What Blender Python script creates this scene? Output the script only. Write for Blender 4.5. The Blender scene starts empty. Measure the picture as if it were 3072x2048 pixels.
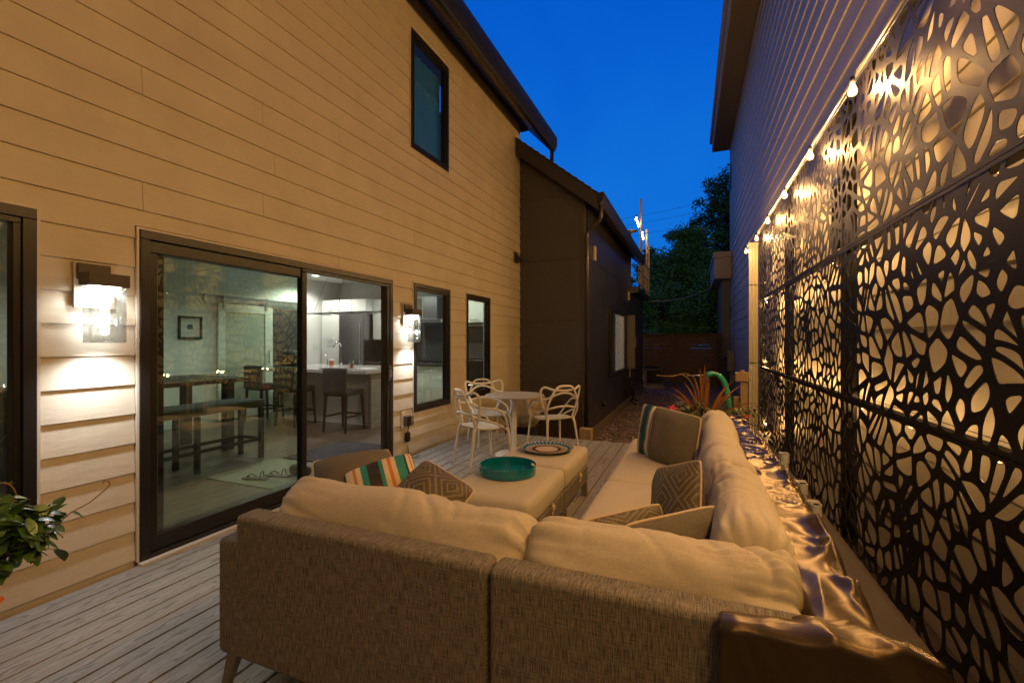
import bpy, bmesh, math, random
from mathutils import Vector, Matrix, Euler, noise
random.seed(7)
R = math.radians
sc = bpy.context.scene
COL = sc.collection
# ------------------------------------------------------------------ camera
cam_d = bpy.data.cameras.new('camera'); cam = bpy.data.objects.new('camera', cam_d); COL.objects.link(cam)
cam_d.sensor_width = 36.0; cam_d.lens = 36.0*1352/3072; cam_d.clip_start = 0.05; cam_d.clip_end = 500
cam.location = (0, 0, 1.36); cam.rotation_euler = (R(90), 0, R(22.28))
sc.camera = cam
# ------------------------------------------------------------------ render look
sc.view_settings.view_transform = 'Standard'; sc.view_settings.look = 'None'
sc.view_settings.exposure = 0.32; sc.view_settings.gamma = 1.0
sc.render.engine = 'CYCLES'
sc.cycles.use_denoising = True
sc.cycles.max_bounces = 8; sc.cycles.diffuse_bounces = 4; sc.cycles.glossy_bounces = 4
sc.cycles.transparent_max_bounces = 24; sc.cycles.transmission_bounces = 6
sc.cycles.caustics_reflective = False; sc.cycles.caustics_refractive = False
sc.cycles.sample_clamp_indirect = 4.0; sc.cycles.use_light_tree = True
# ------------------------------------------------------------------ world: clear dusk sky
W = bpy.data.worlds.new('World'); sc.world = W; W.use_nodes = True
nt = W.node_tree; nt.nodes.clear()
wo = nt.nodes.new('ShaderNodeOutputWorld'); bg = nt.nodes.new('ShaderNodeBackground')
tc = nt.nodes.new('ShaderNodeTexCoord'); sp = nt.nodes.new('ShaderNodeSeparateXYZ')
nt.links.new(tc.outputs['Generated'], sp.inputs[0])
ns = nt.nodes.new('ShaderNodeTexNoise'); ns.inputs['Scale'].default_value = 2.2; ns.inputs['Detail'].default_value = 3
ns.inputs['Distortion'].default_value = .5
mp = nt.nodes.new('ShaderNodeMapping'); mp.inputs['Scale'].default_value = (1.2, .7, .8); mp.inputs['Rotation'].default_value = (0, .7, .3)
nt.links.new(tc.outputs['Generated'], mp.inputs[0]); nt.links.new(mp.outputs[0], ns.inputs['Vector'])
m1 = nt.nodes.new('ShaderNodeMath'); m1.operation = 'MULTIPLY_ADD'; m1.inputs[1].default_value = .22; nt.links.new(sp.outputs['X'], m1.inputs[0]); nt.links.new(sp.outputs['Z'], m1.inputs[2])
m2 = nt.nodes.new('ShaderNodeMath'); m2.operation = 'MULTIPLY_ADD'; m2.inputs[1].default_value = -.42; nt.links.new(ns.outputs['Fac'], m2.inputs[0]); nt.links.new(m1.outputs[0], m2.inputs[2])
cr = nt.nodes.new('ShaderNodeValToRGB'); e = cr.color_ramp.elements
cr.color_ramp.interpolation = 'B_SPLINE'
e[0].position = -.0; e[0].color = (.006, .17, .70, 1); e[1].position = .95; e[1].color = (.000, .024, .30, 1)
x = e.new(.28); x.color = (.001, .105, .62, 1)
x = e.new(.58); x.color = (.000, .055, .48, 1)
nt.links.new(m2.outputs[0], cr.inputs[0]); # neutral glow added to the unseen sky behind the camera to light trees and fence
tg = nt.nodes.new('ShaderNodeMapRange'); tg.inputs[1].default_value = .25; tg.inputs[2].default_value = -.6; tg.inputs[3].default_value = 0; tg.inputs[4].default_value = 1
nt.links.new(sp.outputs['Y'], tg.inputs[0])
tm = nt.nodes.new('ShaderNodeMix'); tm.data_type = 'RGBA'; tm.inputs[7].default_value = (.50,.43,.37,1)
nt.links.new(tg.outputs[0], tm.inputs[0]); nt.links.new(cr.outputs[0], tm.inputs[6]); nt.links.new(tm.outputs[2], bg.inputs['Color'])
# the afterglow lies up the alley: the dome is brightest towards +Y and much deeper overhead and behind
aft = nt.nodes.new('ShaderNodeMapRange'); aft.interpolation_type = 'SMOOTHSTEP'; aft.inputs[1].default_value = .0; aft.inputs[2].default_value = .72; aft.inputs[3].default_value = .17; aft.inputs[4].default_value = .80
nt.links.new(sp.outputs['Y'], aft.inputs[0]); nt.links.new(aft.outputs[0], bg.inputs['Strength'])
nt.links.new(bg.outputs[0], wo.inputs['Surface'])
# ------------------------------------------------------------------ frames
PHI = R(.73)
RM = Matrix.Rotation(PHI, 4, 'Z')           # the neighbour's side runs 0.7 degrees off our house
def RF(v): return RM @ Vector(v)
WARM = (1.0, .57, .20)
# ------------------------------------------------------------------ materials
MATS = {}
def nmat(name):
    m = bpy.data.materials.new(name); m.use_nodes = True
    n = m.node_tree.nodes; p = n['Principled BSDF']
    return m, m.node_tree, n, m.node_tree.links, p
def mat(name, col, rough=.5, metal=0., var=0., vs=6., stretch=(1,1,1), bump=0., bs=60., bstretch=None, spec=.5, rvar=0., coat=0., col2=None, bd=.01):
    if name in MATS: return MATS[name]
    m, t, n, l, p = nmat(name)
    p.inputs['Base Color'].default_value = (*col, 1); p.inputs['Roughness'].default_value = rough
    p.inputs['Metallic'].default_value = metal; p.inputs['Specular IOR Level'].default_value = spec
    if coat: p.inputs['Coat Weight'].default_value = coat; p.inputs['Coat Roughness'].default_value = .15
    c = n.new('ShaderNodeTexCoord')
    if var or col2:
        mp = n.new('ShaderNodeMapping'); mp.inputs['Scale'].default_value = stretch; l.new(c.outputs['Object'], mp.inputs[0])
        nz = n.new('ShaderNodeTexNoise'); nz.inputs['Scale'].default_value = vs; nz.inputs['Detail'].default_value = 5; nz.inputs['Roughness'].default_value = .6
        l.new(mp.outputs[0], nz.inputs['Vector'])
        mr = n.new('ShaderNodeMapRange'); mr.inputs[1].default_value = .3; mr.inputs[2].default_value = .7
        l.new(nz.outputs['Fac'], mr.inputs[0])
        mx = n.new('ShaderNodeMix'); mx.data_type = 'RGBA'; l.new(mr.outputs[0], mx.inputs[0])
        a = tuple(max(0, k*(1-var)) for k in col); b = col2 if col2 else tuple(min(1, k*(1+var)) for k in col)
        mx.inputs[6].default_value = (*a, 1); mx.inputs[7].default_value = (*b, 1)
        l.new(mx.outputs[2], p.inputs['Base Color'])
        if rvar:
            r2 = n.new('ShaderNodeMapRange'); r2.inputs[3].default_value = rough-rvar; r2.inputs[4].default_value = rough+rvar
            l.new(nz.outputs['Fac'], r2.inputs[0]); l.new(r2.outputs[0], p.inputs['Roughness'])
    if bump:
        mp = n.new('ShaderNodeMapping'); mp.inputs['Scale'].default_value = bstretch or (1,1,1); l.new(c.outputs['Object'], mp.inputs[0])
        nz = n.new('ShaderNodeTexNoise'); nz.inputs['Scale'].default_value = bs; nz.inputs['Detail'].default_value = 4
        l.new(mp.outputs[0], nz.inputs['Vector'])
        b = n.new('ShaderNodeBump'); b.inputs['Strength'].default_value = bump; b.inputs['Distance'].default_value = bd
        l.new(nz.outputs['Fac'], b.inputs['Height']); l.new(b.outputs[0], p.inputs['Normal'])
    MATS[name] = m
    return m
def weave(name, c1, c2, fu=260, scale=1., rough=.75, bump=.4, sheen=0., slub=1.0, w2=1.):
    """woven cloth: crossed stretched noises on UV in metres"""
    if name in MATS: return MATS[name]
    m, t, n, l, p = nmat(name)
    c = n.new('ShaderNodeTexCoord')
    outs = []
    for st in ((fu, fu*.05, 1), (fu*.05, fu, 1)):
        mp = n.new('ShaderNodeMapping'); mp.inputs['Scale'].default_value = st; l.new(c.outputs['UV'], mp.inputs[0])
        nz = n.new('ShaderNodeTexNoise'); nz.inputs['Scale'].default_value = scale; nz.inputs['Detail'].default_value = 3
        l.new(mp.outputs[0], nz.inputs['Vector']); outs.append(nz)
    ad = n.new('ShaderNodeMath'); ad.operation = 'MULTIPLY_ADD'; ad.inputs[1].default_value = w2; l.new(outs[1].outputs['Fac'], ad.inputs[0]); l.new(outs[0].outputs['Fac'], ad.inputs[2])
    mr = n.new('ShaderNodeMapRange'); mr.inputs[1].default_value = .5*(1+w2)-.28/slub; mr.inputs[2].default_value = .5*(1+w2)+.28/slub; l.new(ad.outputs[0], mr.inputs[0])
    mx = n.new('ShaderNodeMix'); mx.data_type = 'RGBA'; l.new(mr.outputs[0], mx.inputs[0])
    mx.inputs[6].default_value = (*c1, 1); mx.inputs[7].default_value = (*c2, 1); l.new(mx.outputs[2], p.inputs['Base Color'])
    p.inputs['Roughness'].default_value = rough
    if sheen: p.inputs['Sheen Weight'].default_value = sheen
    b = n.new('ShaderNodeBump'); b.inputs['Strength'].default_value = bump; b.inputs['Distance'].default_value = .004
    l.new(ad.outputs[0], b.inputs['Height']); l.new(b.outputs[0], p.inputs['Normal'])
    MATS[name] = m; return m
def emis(name, col, s):
    if name in MATS: return MATS[name]
    m, t, n, l, p = nmat(name)
    p.inputs['Base Color'].default_value = (*col, 1)
    p.inputs['Emission Color'].default_value = (*col, 1); p.inputs['Emission Strength'].default_value = s
    m.cycles.emission_sampling = 'NONE'
    MATS[name] = m; return m
def glass(name, tint=(.8,.86,.82), refl=1.5, rough=.0, wav=0.):
    if name in MATS: return MATS[name]
    m, t, n, l, p = nmat(name); n.remove(p)
    tr = n.new('ShaderNodeBsdfTransparent'); tr.inputs[0].default_value = (*tint, 1)
    gl = n.new('ShaderNodeBsdfGlossy'); gl.inputs['Roughness'].default_value = rough; gl.inputs['Color'].default_value = (1,1,1,1)
    lw = n.new('ShaderNodeLayerWeight'); lw.inputs['Blend'].default_value = .5     # facing term, same from both sides
    pw = n.new('ShaderNodeMath'); pw.operation = 'POWER'; pw.inputs[1].default_value = 4.0; l.new(lw.outputs['Facing'], pw.inputs[0])
    f0 = ((refl-1)/(refl+1))**2
    fr = n.new('ShaderNodeMath'); fr.operation = 'MULTIPLY_ADD'; fr.inputs[1].default_value = 1-f0; fr.inputs[2].default_value = f0; l.new(pw.outputs[0], fr.inputs[0])
    mx = n.new('ShaderNodeMixShader'); l.new(fr.outputs[0], mx.inputs[0]); l.new(tr.outputs[0], mx.inputs[1]); l.new(gl.outputs[0], mx.inputs[2])
    l.new(mx.outputs[0], n['Material Output'].inputs['Surface'])
    MATS[name] = m; return m
def ramp_uv(name, stops, axis='X', rough=.75, bump=.25):
    """striped cloth: constant ramp across one UV axis (UV in 0..1)"""
    m, t, n, l, p = nmat(name)
    c = n.new('ShaderNodeTexCoord'); s = n.new('ShaderNodeSeparateXYZ'); l.new(c.outputs['UV'], s.inputs[0])
    r = n.new('ShaderNodeValToRGB'); r.color_ramp.interpolation = 'CONSTANT'
    el = r.color_ramp.elements
    el[0].position = 0; el[0].color = (*stops[0][1], 1); el[1].position = stops[1][0]; el[1].color = (*stops[1][1], 1)
    for q, cc in stops[2:]:
        x = el.new(q); x.color = (*cc, 1)
    l.new(s.outputs[axis], r.inputs[0]); l.new(r.outputs[0], p.inputs['Base Color']); p.inputs['Roughness'].default_value = rough
    nz = n.new('ShaderNodeTexNoise'); nz.inputs['Scale'].default_value = 140; l.new(c.outputs['UV'], nz.inputs['Vector'])
    b = n.new('ShaderNodeBump'); b.inputs['Strength'].default_value = bump; b.inputs['Distance'].default_value = .003
    l.new(nz.outputs['Fac'], b.inputs['Height']); l.new(b.outputs[0], p.inputs['Normal'])
    return m
# ------------------------------------------------------------------ mesh builder
def wmat(o):
    m = o.matrix_basis.copy()
    while o.parent: o = o.parent; m = o.matrix_basis @ m
    return m
class MB:
    def __init__(s, xf=None): s.v = []; s.f = []; s.uv = []; s.xf = xf; s.m = []; s.cur = 0
    def add(s, vs, fs, uvs=None):
        b = len(s.v); s.v += [Vector(v) for v in vs]
        for i, f in enumerate(fs):
            s.f.append([b+k for k in f]); s.m.append(s.cur)
            s.uv.append(uvs[i] if uvs else None)
        return s
    def box(s, a, b, rot=None, piv=None):
        x0,y0,z0 = a; x1,y1,z1 = b
        vs = [Vector(q) for q in ((x0,y0,z0),(x1,y0,z0),(x1,y1,z0),(x0,y1,z0),(x0,y0,z1),(x1,y0,z1),(x1,y1,z1),(x0,y1,z1))]
        if rot:
            c = Vector(piv) if piv else (vs[0]+vs[6])/2
            M = Euler(rot).to_matrix(); vs = [M@(v-c)+c for v in vs]
        fs = [(0,3,2,1),(4,5,6,7),(0,1,5,4),(1,2,6,5),(2,3,7,6),(3,0,4,7)]
        ax = [(0,1),(0,1),(0,2),(1,2),(0,2),(1,2)]
        base = [Vector(q) for q in ((x0,y0,z0),(x1,y0,z0),(x1,y1,z0),(x0,y1,z0),(x0,y0,z1),(x1,y0,z1),(x1,y1,z1),(x0,y1,z1))]
        return s.add(vs, fs, [[(base[k][a_], base[k][b_]) for k in f] for f, (a_, b_) in zip(fs, ax)])
    def prism(s, poly, d0, d1, axis='y'):
        """poly in the two other axes, extruded along axis from d0 to d1"""
        n = len(poly)
        def P(p, d):
            return {'x': (d, p[0], p[1]), 'y': (p[0], d, p[1]), 'z': (p[0], p[1], d)}[axis]
        vs = [P(p, d0) for p in poly]+[P(p, d1) for p in poly]
        fs = [list(range(n))[::-1], list(range(n, 2*n))]+[(i, (i+1)%n, n+(i+1)%n, n+i) for i in range(n)]
        uv = [[poly[k] for k in fs[0]], [poly[k-n] for k in fs[1]]]
        L = 0
        for i in range(n):
            a = Vector(poly[i]); b = Vector(poly[(i+1)%n]); d = (b-a).length
            uv.append([(L, d0), (L+d, d0), (L+d, d1), (L, d1)]); L += d
        return s.add(vs, fs, uv)
    def tube(s, path, r, n=8, closed=False, caps=True, flat=1.0):
        P = [Vector(p) for p in path]; m = len(P)
        rs = r if isinstance(r, (list, tuple)) else [r]*m
        T = []
        for i in range(m):
            a = P[(i-1) % m] if (closed or i > 0) else P[0]; b = P[(i+1) % m] if (closed or i < m-1) else P[-1]
            t = (b-a); T.append(t.normalized() if t.length > 1e-9 else Vector((0,0,1)))
        u = T[0].orthogonal().normalized(); vs = []; L = 0; Ls = []
        for i in range(m):
            u = (u-T[i]*u.dot(T[i])); u = u.normalized() if u.length > 1e-6 else T[i].orthogonal().normalized()
            w = T[i].cross(u)
            for k in range(n):
                a = 2*math.pi*k/n; vs.append(P[i]+(u*math.cos(a)+w*math.sin(a)*flat)*rs[i])
            if i: L += (P[i]-P[i-1]).length
            Ls.append(L)
        fs = []; uv = []
        for i in range(m if closed else m-1):
            j = (i+1) % m
            for k in range(n):
                fs.append((i*n+k, i*n+(k+1)%n, j*n+(k+1)%n, j*n+k)); uv.append([(k/n, Ls[i]), ((k+1)/n, Ls[i]), ((k+1)/n, Ls[j]), (k/n, Ls[j])])
        if caps and not closed:
            fs.append(tuple(range(n))[::-1]); uv.append(None); fs.append(tuple(range((m-1)*n, m*n))); uv.append(None)
        return s.add(vs, fs, uv)
    def lathe(s, prof, c, n=24, axis='z'):
        c = Vector(c); vs = []; m = len(prof)
        for (r, h) in prof:
            for k in range(n):
                a = 2*math.pi*k/n
                q = {'z': (r*math.cos(a), r*math.sin(a), h), 'y': (r*math.cos(a), h, r*math.sin(a)), 'x': (h, r*math.cos(a), r*math.sin(a))}[axis]
                vs.append(c+Vector(q))
        fs = [(i*n+k, i*n+(k+1)%n, (i+1)*n+(k+1)%n, (i+1)*n+k) for i in range(m-1) for k in range(n)]
        uv = [[((prof[i+(a)][0]*math.cos(2*math.pi*(k+b)/n)), (prof[i+a][0]*math.sin(2*math.pi*(k+b)/n))) for a, b in ((0,0),(0,1),(1,1),(1,0))] for i in range(m-1) for k in range(n)]
        return s.add(vs, fs, uv)
    def grid(s, fn, nu, nv, uvf=None):
        """fn(u,v)->(x,y,z), u,v in 0..1"""
        vs = [fn(i/nu, j/nv) for j in range(nv+1) for i in range(nu+1)]
        fs = []; uv = []
        for j in range(nv):
            for i in range(nu):
                a = j*(nu+1)+i; fs.append((a, a+1, a+nu+2, a+nu+1))
                q = [(i/nu, j/nv), ((i+1)/nu, j/nv), ((i+1)/nu, (j+1)/nv), (i/nu, (j+1)/nv)]
                uv.append([uvf(*k) for k in q] if uvf else q)
        return s.add(vs, fs, uv)
    def build(s, name, m, parent=None, smooth=False, bevel=0., seg=2, local=False, merge=0., recalc=True, sub=0, angle=None):
        me = bpy.data.meshes.new(name)
        vs = s.v
        if s.xf: vs = [s.xf(v) for v in vs]
        if parent is not None and not local:
            inv = wmat(parent).inverted(); vs = [inv@v for v in vs]
        me.from_pydata([tuple(v) for v in vs], [], s.f)
        if any(s.uv):
            ul = me.uv_layers.new(name='UVMap').data; k = 0
            for fi, f in enumerate(s.f):
                q = s.uv[fi]
                for i in range(len(f)):
                    if q: ul[k].uv = (q[i][0], q[i][1])
                    k += 1
        ms = m if isinstance(m, (list, tuple)) else [m]
        for mm in ms: me.materials.append(mm)
        if len(ms) > 1: me.polygons.foreach_set('material_index', s.m)
        if merge or recalc:
            bm = bmesh.new(); bm.from_mesh(me)
            if merge: bmesh.ops.remove_doubles(bm, verts=bm.verts, dist=merge)
            if recalc: bmesh.ops.recalc_face_normals(bm, faces=bm.faces)
            bm.to_mesh(me); bm.free()
        if smooth:
            me.polygons.foreach_set('use_smooth', [True]*len(me.polygons))
            if angle: me.set_sharp_from_angle(angle=R(angle))
        me.update()
        o = bpy.data.objects.new(name, me); COL.objects.link(o)
        if parent is not None: o.parent = parent
        if bevel:
            b = o.modifiers.new('bevel', 'BEVEL'); b.width = bevel; b.segments = seg; b.limit_method = 'ANGLE'; b.angle_limit = R(40)
            me.polygons.foreach_set('use_smooth', [True]*len(me.polygons)); b.harden_normals = True
        if sub:
            b = o.modifiers.new('sub', 'SUBSURF'); b.levels = sub; b.render_levels = sub
        return o
def tag(o, label=None, cat=None, group=None, kind=None):
    if label: o['label'] = label
    if cat: o['category'] = cat
    if group: o['group'] = group
    if kind: o['kind'] = kind
    return o
def empty(name, loc, label, cat, group=None, rz=0.):
    o = bpy.data.objects.new(name, None); COL.objects.link(o); o.location = loc; o.rotation_euler = (0,0,rz)
    o.empty_display_size = .1
    return tag(o, label, cat, group)
def rempty(name, loc, label, cat, group=None):
    return empty(name, RF(loc), label, cat, group, PHI)
def ctree(o, parent=None):
    c = o.copy(); COL.objects.link(c); c.parent = parent
    for ch in list(o.children): ctree(ch, c)
    return c
def plamp(name, loc, power, col=WARM, r=.02, parent=None, xf=None, kind='POINT', rot=None, size=.3, spot=None):
    d = bpy.data.lights.new(name, kind); d.energy = power; d.color = col
    if kind == 'AREA': d.size = size
    else: d.shadow_soft_size = r
    if spot: d.spot_size = R(spot); d.spot_blend = .5 if spot > 148 else 1.0
    o = bpy.data.objects.new(name, d); COL.objects.link(o)
    v = Vector(loc); v = xf(v) if xf else v
    if parent: o.parent = parent; v = wmat(parent).inverted()@v
    o.location = v
    if rot: o.rotation_euler = rot
    return o
def catmull(pts, n=8, closed=False):
    P = [Vector(p) for p in pts]; out = []; m = len(P)
    for i in range(m if closed else m-1):
        p0 = P[(i-1)%m] if (closed or i > 0) else P[0]*2-P[1]; p1 = P[i]; p2 = P[(i+1)%m]
        p3 = P[(i+2)%m] if (closed or i < m-2) else P[-1]*2-P[-2]
        for k in range(n):
            t = k/n; out.append(.5*((2*p1)+(p2-p0)*t+(2*p0-5*p1+4*p2-p3)*t*t+(3*p1-p0-3*p2+p3)*t**3))
    if not closed: out.append(P[-1])
    return out
def fbm(v, o=3): return noise.fractal(Vector(v), 1.0, 2.0, o)
def rbox(mb, c, half, r, n=10, puff=(0,0,0), wr=0., seed=0., wf=6., M=None, uvs=1., extra=None, wax=None):
    """rounded, slightly puffed box; c centre, half sizes, r corner radius, M orientation"""
    c = Vector(c); h = Vector(half)
    for ax in range(3):
        a, b = [(1,2),(2,0),(0,1)][ax]
        na = max(4, int(n*h[a]/max(h))+3); nb = max(4, int(n*h[b]/max(h))+3)
        for sg in (-1, 1):
            vs = []; uvl = []
            for j in range(nb+1):
                for i in range(na+1):
                    p = Vector((0,0,0)); ca = -math.cos(math.pi*i/na)*.55+(2*i/na-1)*.45; cb = -math.cos(math.pi*j/nb)*.55+(2*j/nb-1)*.45
                    p[ax] = sg; p[a] = ca; p[b] = cb
                    q = Vector((p[0]*h[0], p[1]*h[1], p[2]*h[2]))
                    inn = Vector([max(-(h[k]-r), min(h[k]-r, q[k])) for k in range(3)])
                    d = q-inn; d = d.normalized() if d.length > 1e-9 else Vector((0,0,1))
                    pos = inn+d*r
                    for k in range(3):
                        o1, o2 = (k+1)%3, (k+2)%3
                        pos[k] += puff[k]*p[k]*(1-min(1,abs(p[o1]))**2.5)*(1-min(1,abs(p[o2]))**2.5)
                    if extra: pos = extra(pos, p)
                    if wr:
                        s1 = Vector([pos[k_]*wf*(wax[k_] if wax else 1) for k_ in range(3)])+Vector((seed, seed*1.7, -seed))
                        pos += d*wr*((1-2*abs(fbm(s1, 2)))*.6+.6*fbm(s1*.45, 2))
                    if M: pos = M@pos
                    vs.append(c+pos); uvl.append((q[a]*uvs+ax*3.1, q[b]*uvs+sg))
            fs = []; uv = []
            for j in range(nb):
                for i in range(na):
                    k = j*(na+1)+i; f = (k, k+1, k+na+2, k+na+1); fs.append(f); uv.append([uvl[t] for t in f])
            mb.add(vs, fs, uv)
    return mb
# ------------------------------------------------------------------ shared materials
m_tan = mat('tan_siding_paint', (.47,.41,.315), .55, var=.09, vs=2.2, bump=.35, bs=26, bstretch=(1,.35,1), bd=.006)
m_black = mat('black_window_vinyl', (.012,.010,.009), .32, spec=.35, var=.15, vs=3)
m_trim = mat('tan_metal_trim', (.48,.42,.34), .35)
m_glass = glass('greenish_window_glass', (.925,.985,.935), 1.8)
m_glassd = glass('upper_window_glass', (.35,.42,.45), 2.6)
m_glass1 = glass('clear_glass', (.93,.95,.94), 1.45)
m_roofd = mat('dark_shingle', (.03,.027,.026), .9, var=.4, vs=30, bump=.6, bs=40)
m_soffit = mat('brown_soffit', (.085,.065,.052), .5, bump=.1, bs=20)
m_navy = mat('dark_bronze_gutter', (.012,.012,.016), .3, spec=.6)
m_brown = mat('brown_fibre_panel', (.056,.050,.048), .42, var=.08, vs=2, bump=.12, bs=40, spec=.5)
m_char = mat('charcoal_fibre_panel', (.022,.021,.023), .30, var=.12, vs=2, bump=.1, bs=30, spec=.6)
m_white = mat('white_interior_paint', (.68,.70,.66), .7)
m_ceil = mat('white_ceiling_paint', (.75,.76,.72), .8)
m_floor = mat('oak_plank_floor', (.15,.115,.08), .38, var=.28, vs=2.2, stretch=(3,22,1), bump=.1, bs=12, bstretch=(1,12,1))
m_cab = mat('white_cabinet_lacquer', (.62,.66,.60), .35)
m_ss = mat('brushed_stainless_steel', (.35,.35,.36), .32, 1.0, var=.12, vs=1.2, stretch=(3,3,.3))
m_chrome = mat('chrome', (.7,.7,.7), .12, 1.0)
m_dkwood = mat('dark_stained_wood', (.022,.018,.016), .45)
m_dkfab = mat('dark_grey_upholstery', (.06,.062,.06), .85, var=.2, vs=60)
m_stone = mat('grey_veined_stone', (.33,.33,.31), .3, var=.25, vs=5, stretch=(1,1,9))
m_wood = mat('weathered_pine', (.30,.20,.10), .7, var=.25, vs=4, stretch=(6,6,1), bump=.3, bs=20, bstretch=(6,6,1))
# ------------------------------------------------------------------ siding
def siding(mb, X, sg, y0, y1, z0, e, n, holes, joints, lip=.014, depth=.12, z1max=99):
    for k in range(n):
        a = z0+e*k; b = min(a+e, z1max)
        if a >= z1max: break
        cuts = sorted({a, b, *[h[2] for h in holes if a < h[2] < b], *[h[3] for h in holes if a < h[3] < b]})
        for za, zb in zip(cuts[:-1], cuts[1:]):
            zm = (za+zb)/2; iv = [(y0, y1)]
            for h in holes:
                if h[2] < zm < h[3]:
                    nv = []
                    for p, q in iv:
                        if h[1] <= p or h[0] >= q: nv.append((p, q)); continue
                        if p < h[0]: nv.append((p, h[0]))
                        if q > h[1]: nv.append((h[1], q))
                    iv = nv
            for j in joints(k):
                iv = [s_ for p, q in iv for s_ in ([(p, j-.0013), (j+.0013, q)] if p+.02 < j < q-.02 else [(p, q)])]
            fa = lip*(1-(za-a)/e)+.001; fb = lip*(1-(zb-a)/e)+.001
            for p, q in iv:
                mb.prism([(X-sg*depth, za), (X+sg*fa, za), (X+sg*fb, zb), (X-sg*depth, zb)], p, q, 'y')
# ------------------------------------------------------------------ tan house
WX = -3.16
house = empty('tan_house', (WX, 4.0, 0), 'tan lap sided house on the left with black framed windows and a wide sliding door', 'house')
HOLES = [(1.66,4.17,-.2,2.065), (4.545,5.445,.49,2.085), (5.885,6.745,.49,2.085), (-.6,1.235,.475,2.055), (4.49,5.40,3.655,5.115)]
JT = {0:1.70, 1:3.352, 2:2.53, 3:4.58, 4:6.2}
def jl(k):
    b = {12:1.703, 13:2.535, 14:4.58, 15:6.3, 16:1.70, 17:2.53, 18:3.35, 19:5.1, 20:1.703+.0, 21:3.352, 22:2.525}.get(k, [1.70,3.35,5.35,2.53,4.55][k % 5])
    return [b-3.66, b, b+3.66]
mb = MB(); siding(mb, WX, 1, -3.0, 8.1, .038, .1772, 31, HOLES, jl, z1max=5.60)
mb.prism([(WX-.12,-.5),(WX+.0,-.5),(WX+.0,.0375),(WX-.12,.0375)], -3.0, 1.66, 'y'); mb.prism([(WX-.12,-.5),(WX+.0,-.5),(WX+.0,.0375),(WX-.12,.0375)], 4.17, 8.1, 'y')
mb.prism([(WX-.12,-.5),(WX-.0,-.5),(WX+.0,-.01),(WX-.12,-.01)], 1.66, 4.17, 'y')
mb.build('wall', m_tan, house)
b = MB(); b.box((WX-4.6,8.0,-.45),(WX-.125,8.1,5.5)); b.box((WX-4.6,-3.0,-.45),(WX-.125,-2.9,5.5)); b.box((WX-4.6,-2.9,-.45),(WX-4.5,8.0,5.5))
b.build('rear_wall', m_tan, house)
# roof with sloped soffit, gutter, downspout
b = MB(); b.prism([(WX-4.8,9.2),(WX+.50,5.36),(WX+.49,5.12),(WX+.02,5.61),(WX-.13,5.60),(WX-4.8,8.9)], -3.2, 8.55, 'y')
rf = b.build('roof', m_soffit, house)
b = MB(); b.prism([(WX-4.8,9.215),(WX+.51,5.375),(WX+.51,5.40),(WX-4.8,9.24)], -3.22, 8.57, 'y'); b.build('shingles', m_roofd, rf)
b = MB(); b.prism([(WX+.50,5.09),(WX+.57,5.09),(WX+.62,5.20),(WX+.62,5.37),(WX+.60,5.37),(WX+.50,5.355)], -3.2, 8.55, 'y'); gt = b.build('gutter', m_navy, rf, bevel=.006)
b = MB(); b.tube([(WX+.55,8.42,5.1),(WX+.55,8.42,4.85),(WX+.50,8.42,4.72),(WX+.50,8.42,4.62)], .042, 4); b.build('downspout', m_navy, rf)
# window maker: black frame with inner sash and pane, in a wall facing +x
def window(y0, y1, z0, z1, parent=house, name='window', pane=m_glass, fw=.055, X=WX, sg=1, xf=None, inner=True, fm=None):
    fm = fm or m_black
    def ring(mb, a0, a1, c0, c1, w, x0, x1, wb=None):
        wb = wb or w
        x0, x1 = min(x0, x1), max(x0, x1)
        mb.box((x0,a0,c0),(x1,a1,c0+wb)); mb.box((x0,a0,c1-w),(x1,a1,c1)); mb.box((x0,a0,c0+wb),(x1,a0+w,c1-w)); mb.box((x0,a1-w,c0+wb),(x1,a1,c1-w))
    f = MB(xf); ring(f, y0, y1, z0, z1, fw, X-sg*.06, X+sg*.022)
    w = f.build(name, fm, parent, bevel=.004)
    s = MB(xf); ring(s, y0+fw, y1-fw, z0+fw, z1-fw, .03, X-sg*.055, X+sg*.008); s.build('sash', fm, w, bevel=.003)
    g = MB(xf); xa, xb = sorted((X-sg*.030, X-sg*.024)); g.box((xa,y0+fw+.02,z0+fw+.02),(xb,y1-fw-.02,z1-fw-.02)); g.build('pane', pane, w)
    t = MB(xf); ring(t, y0-.014, y1+.014, z0-.014, z1+.014, .0135, X-sg*.01, X+sg*.016); t.build('trim', m_trim if X < 0 and parent is house else fm, w)
    return w
for y0, y1, z0, z1 in ((4.56,5.43,.505,2.07),(5.90,6.73,.505,2.07),(-.585,1.22,.49,2.04)):
    window(y0, y1, z0, z1)
uw = window(4.505, 5.385, 3.67, 5.10, pane=m_glass)
b = MB(); b.grid(lambda u, v: (WX-.10+.012*math.sin(u*38), 4.56+.77*u, 3.72+1.22*v), 80, 2); b.build('sky_reflection_curtain', mat('sky_reflection_blue', (.01,.17,.75), .9), uw, smooth=True, recalc=False)  # the curtain's strong blue stands in for sky reflected in the pane
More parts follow.
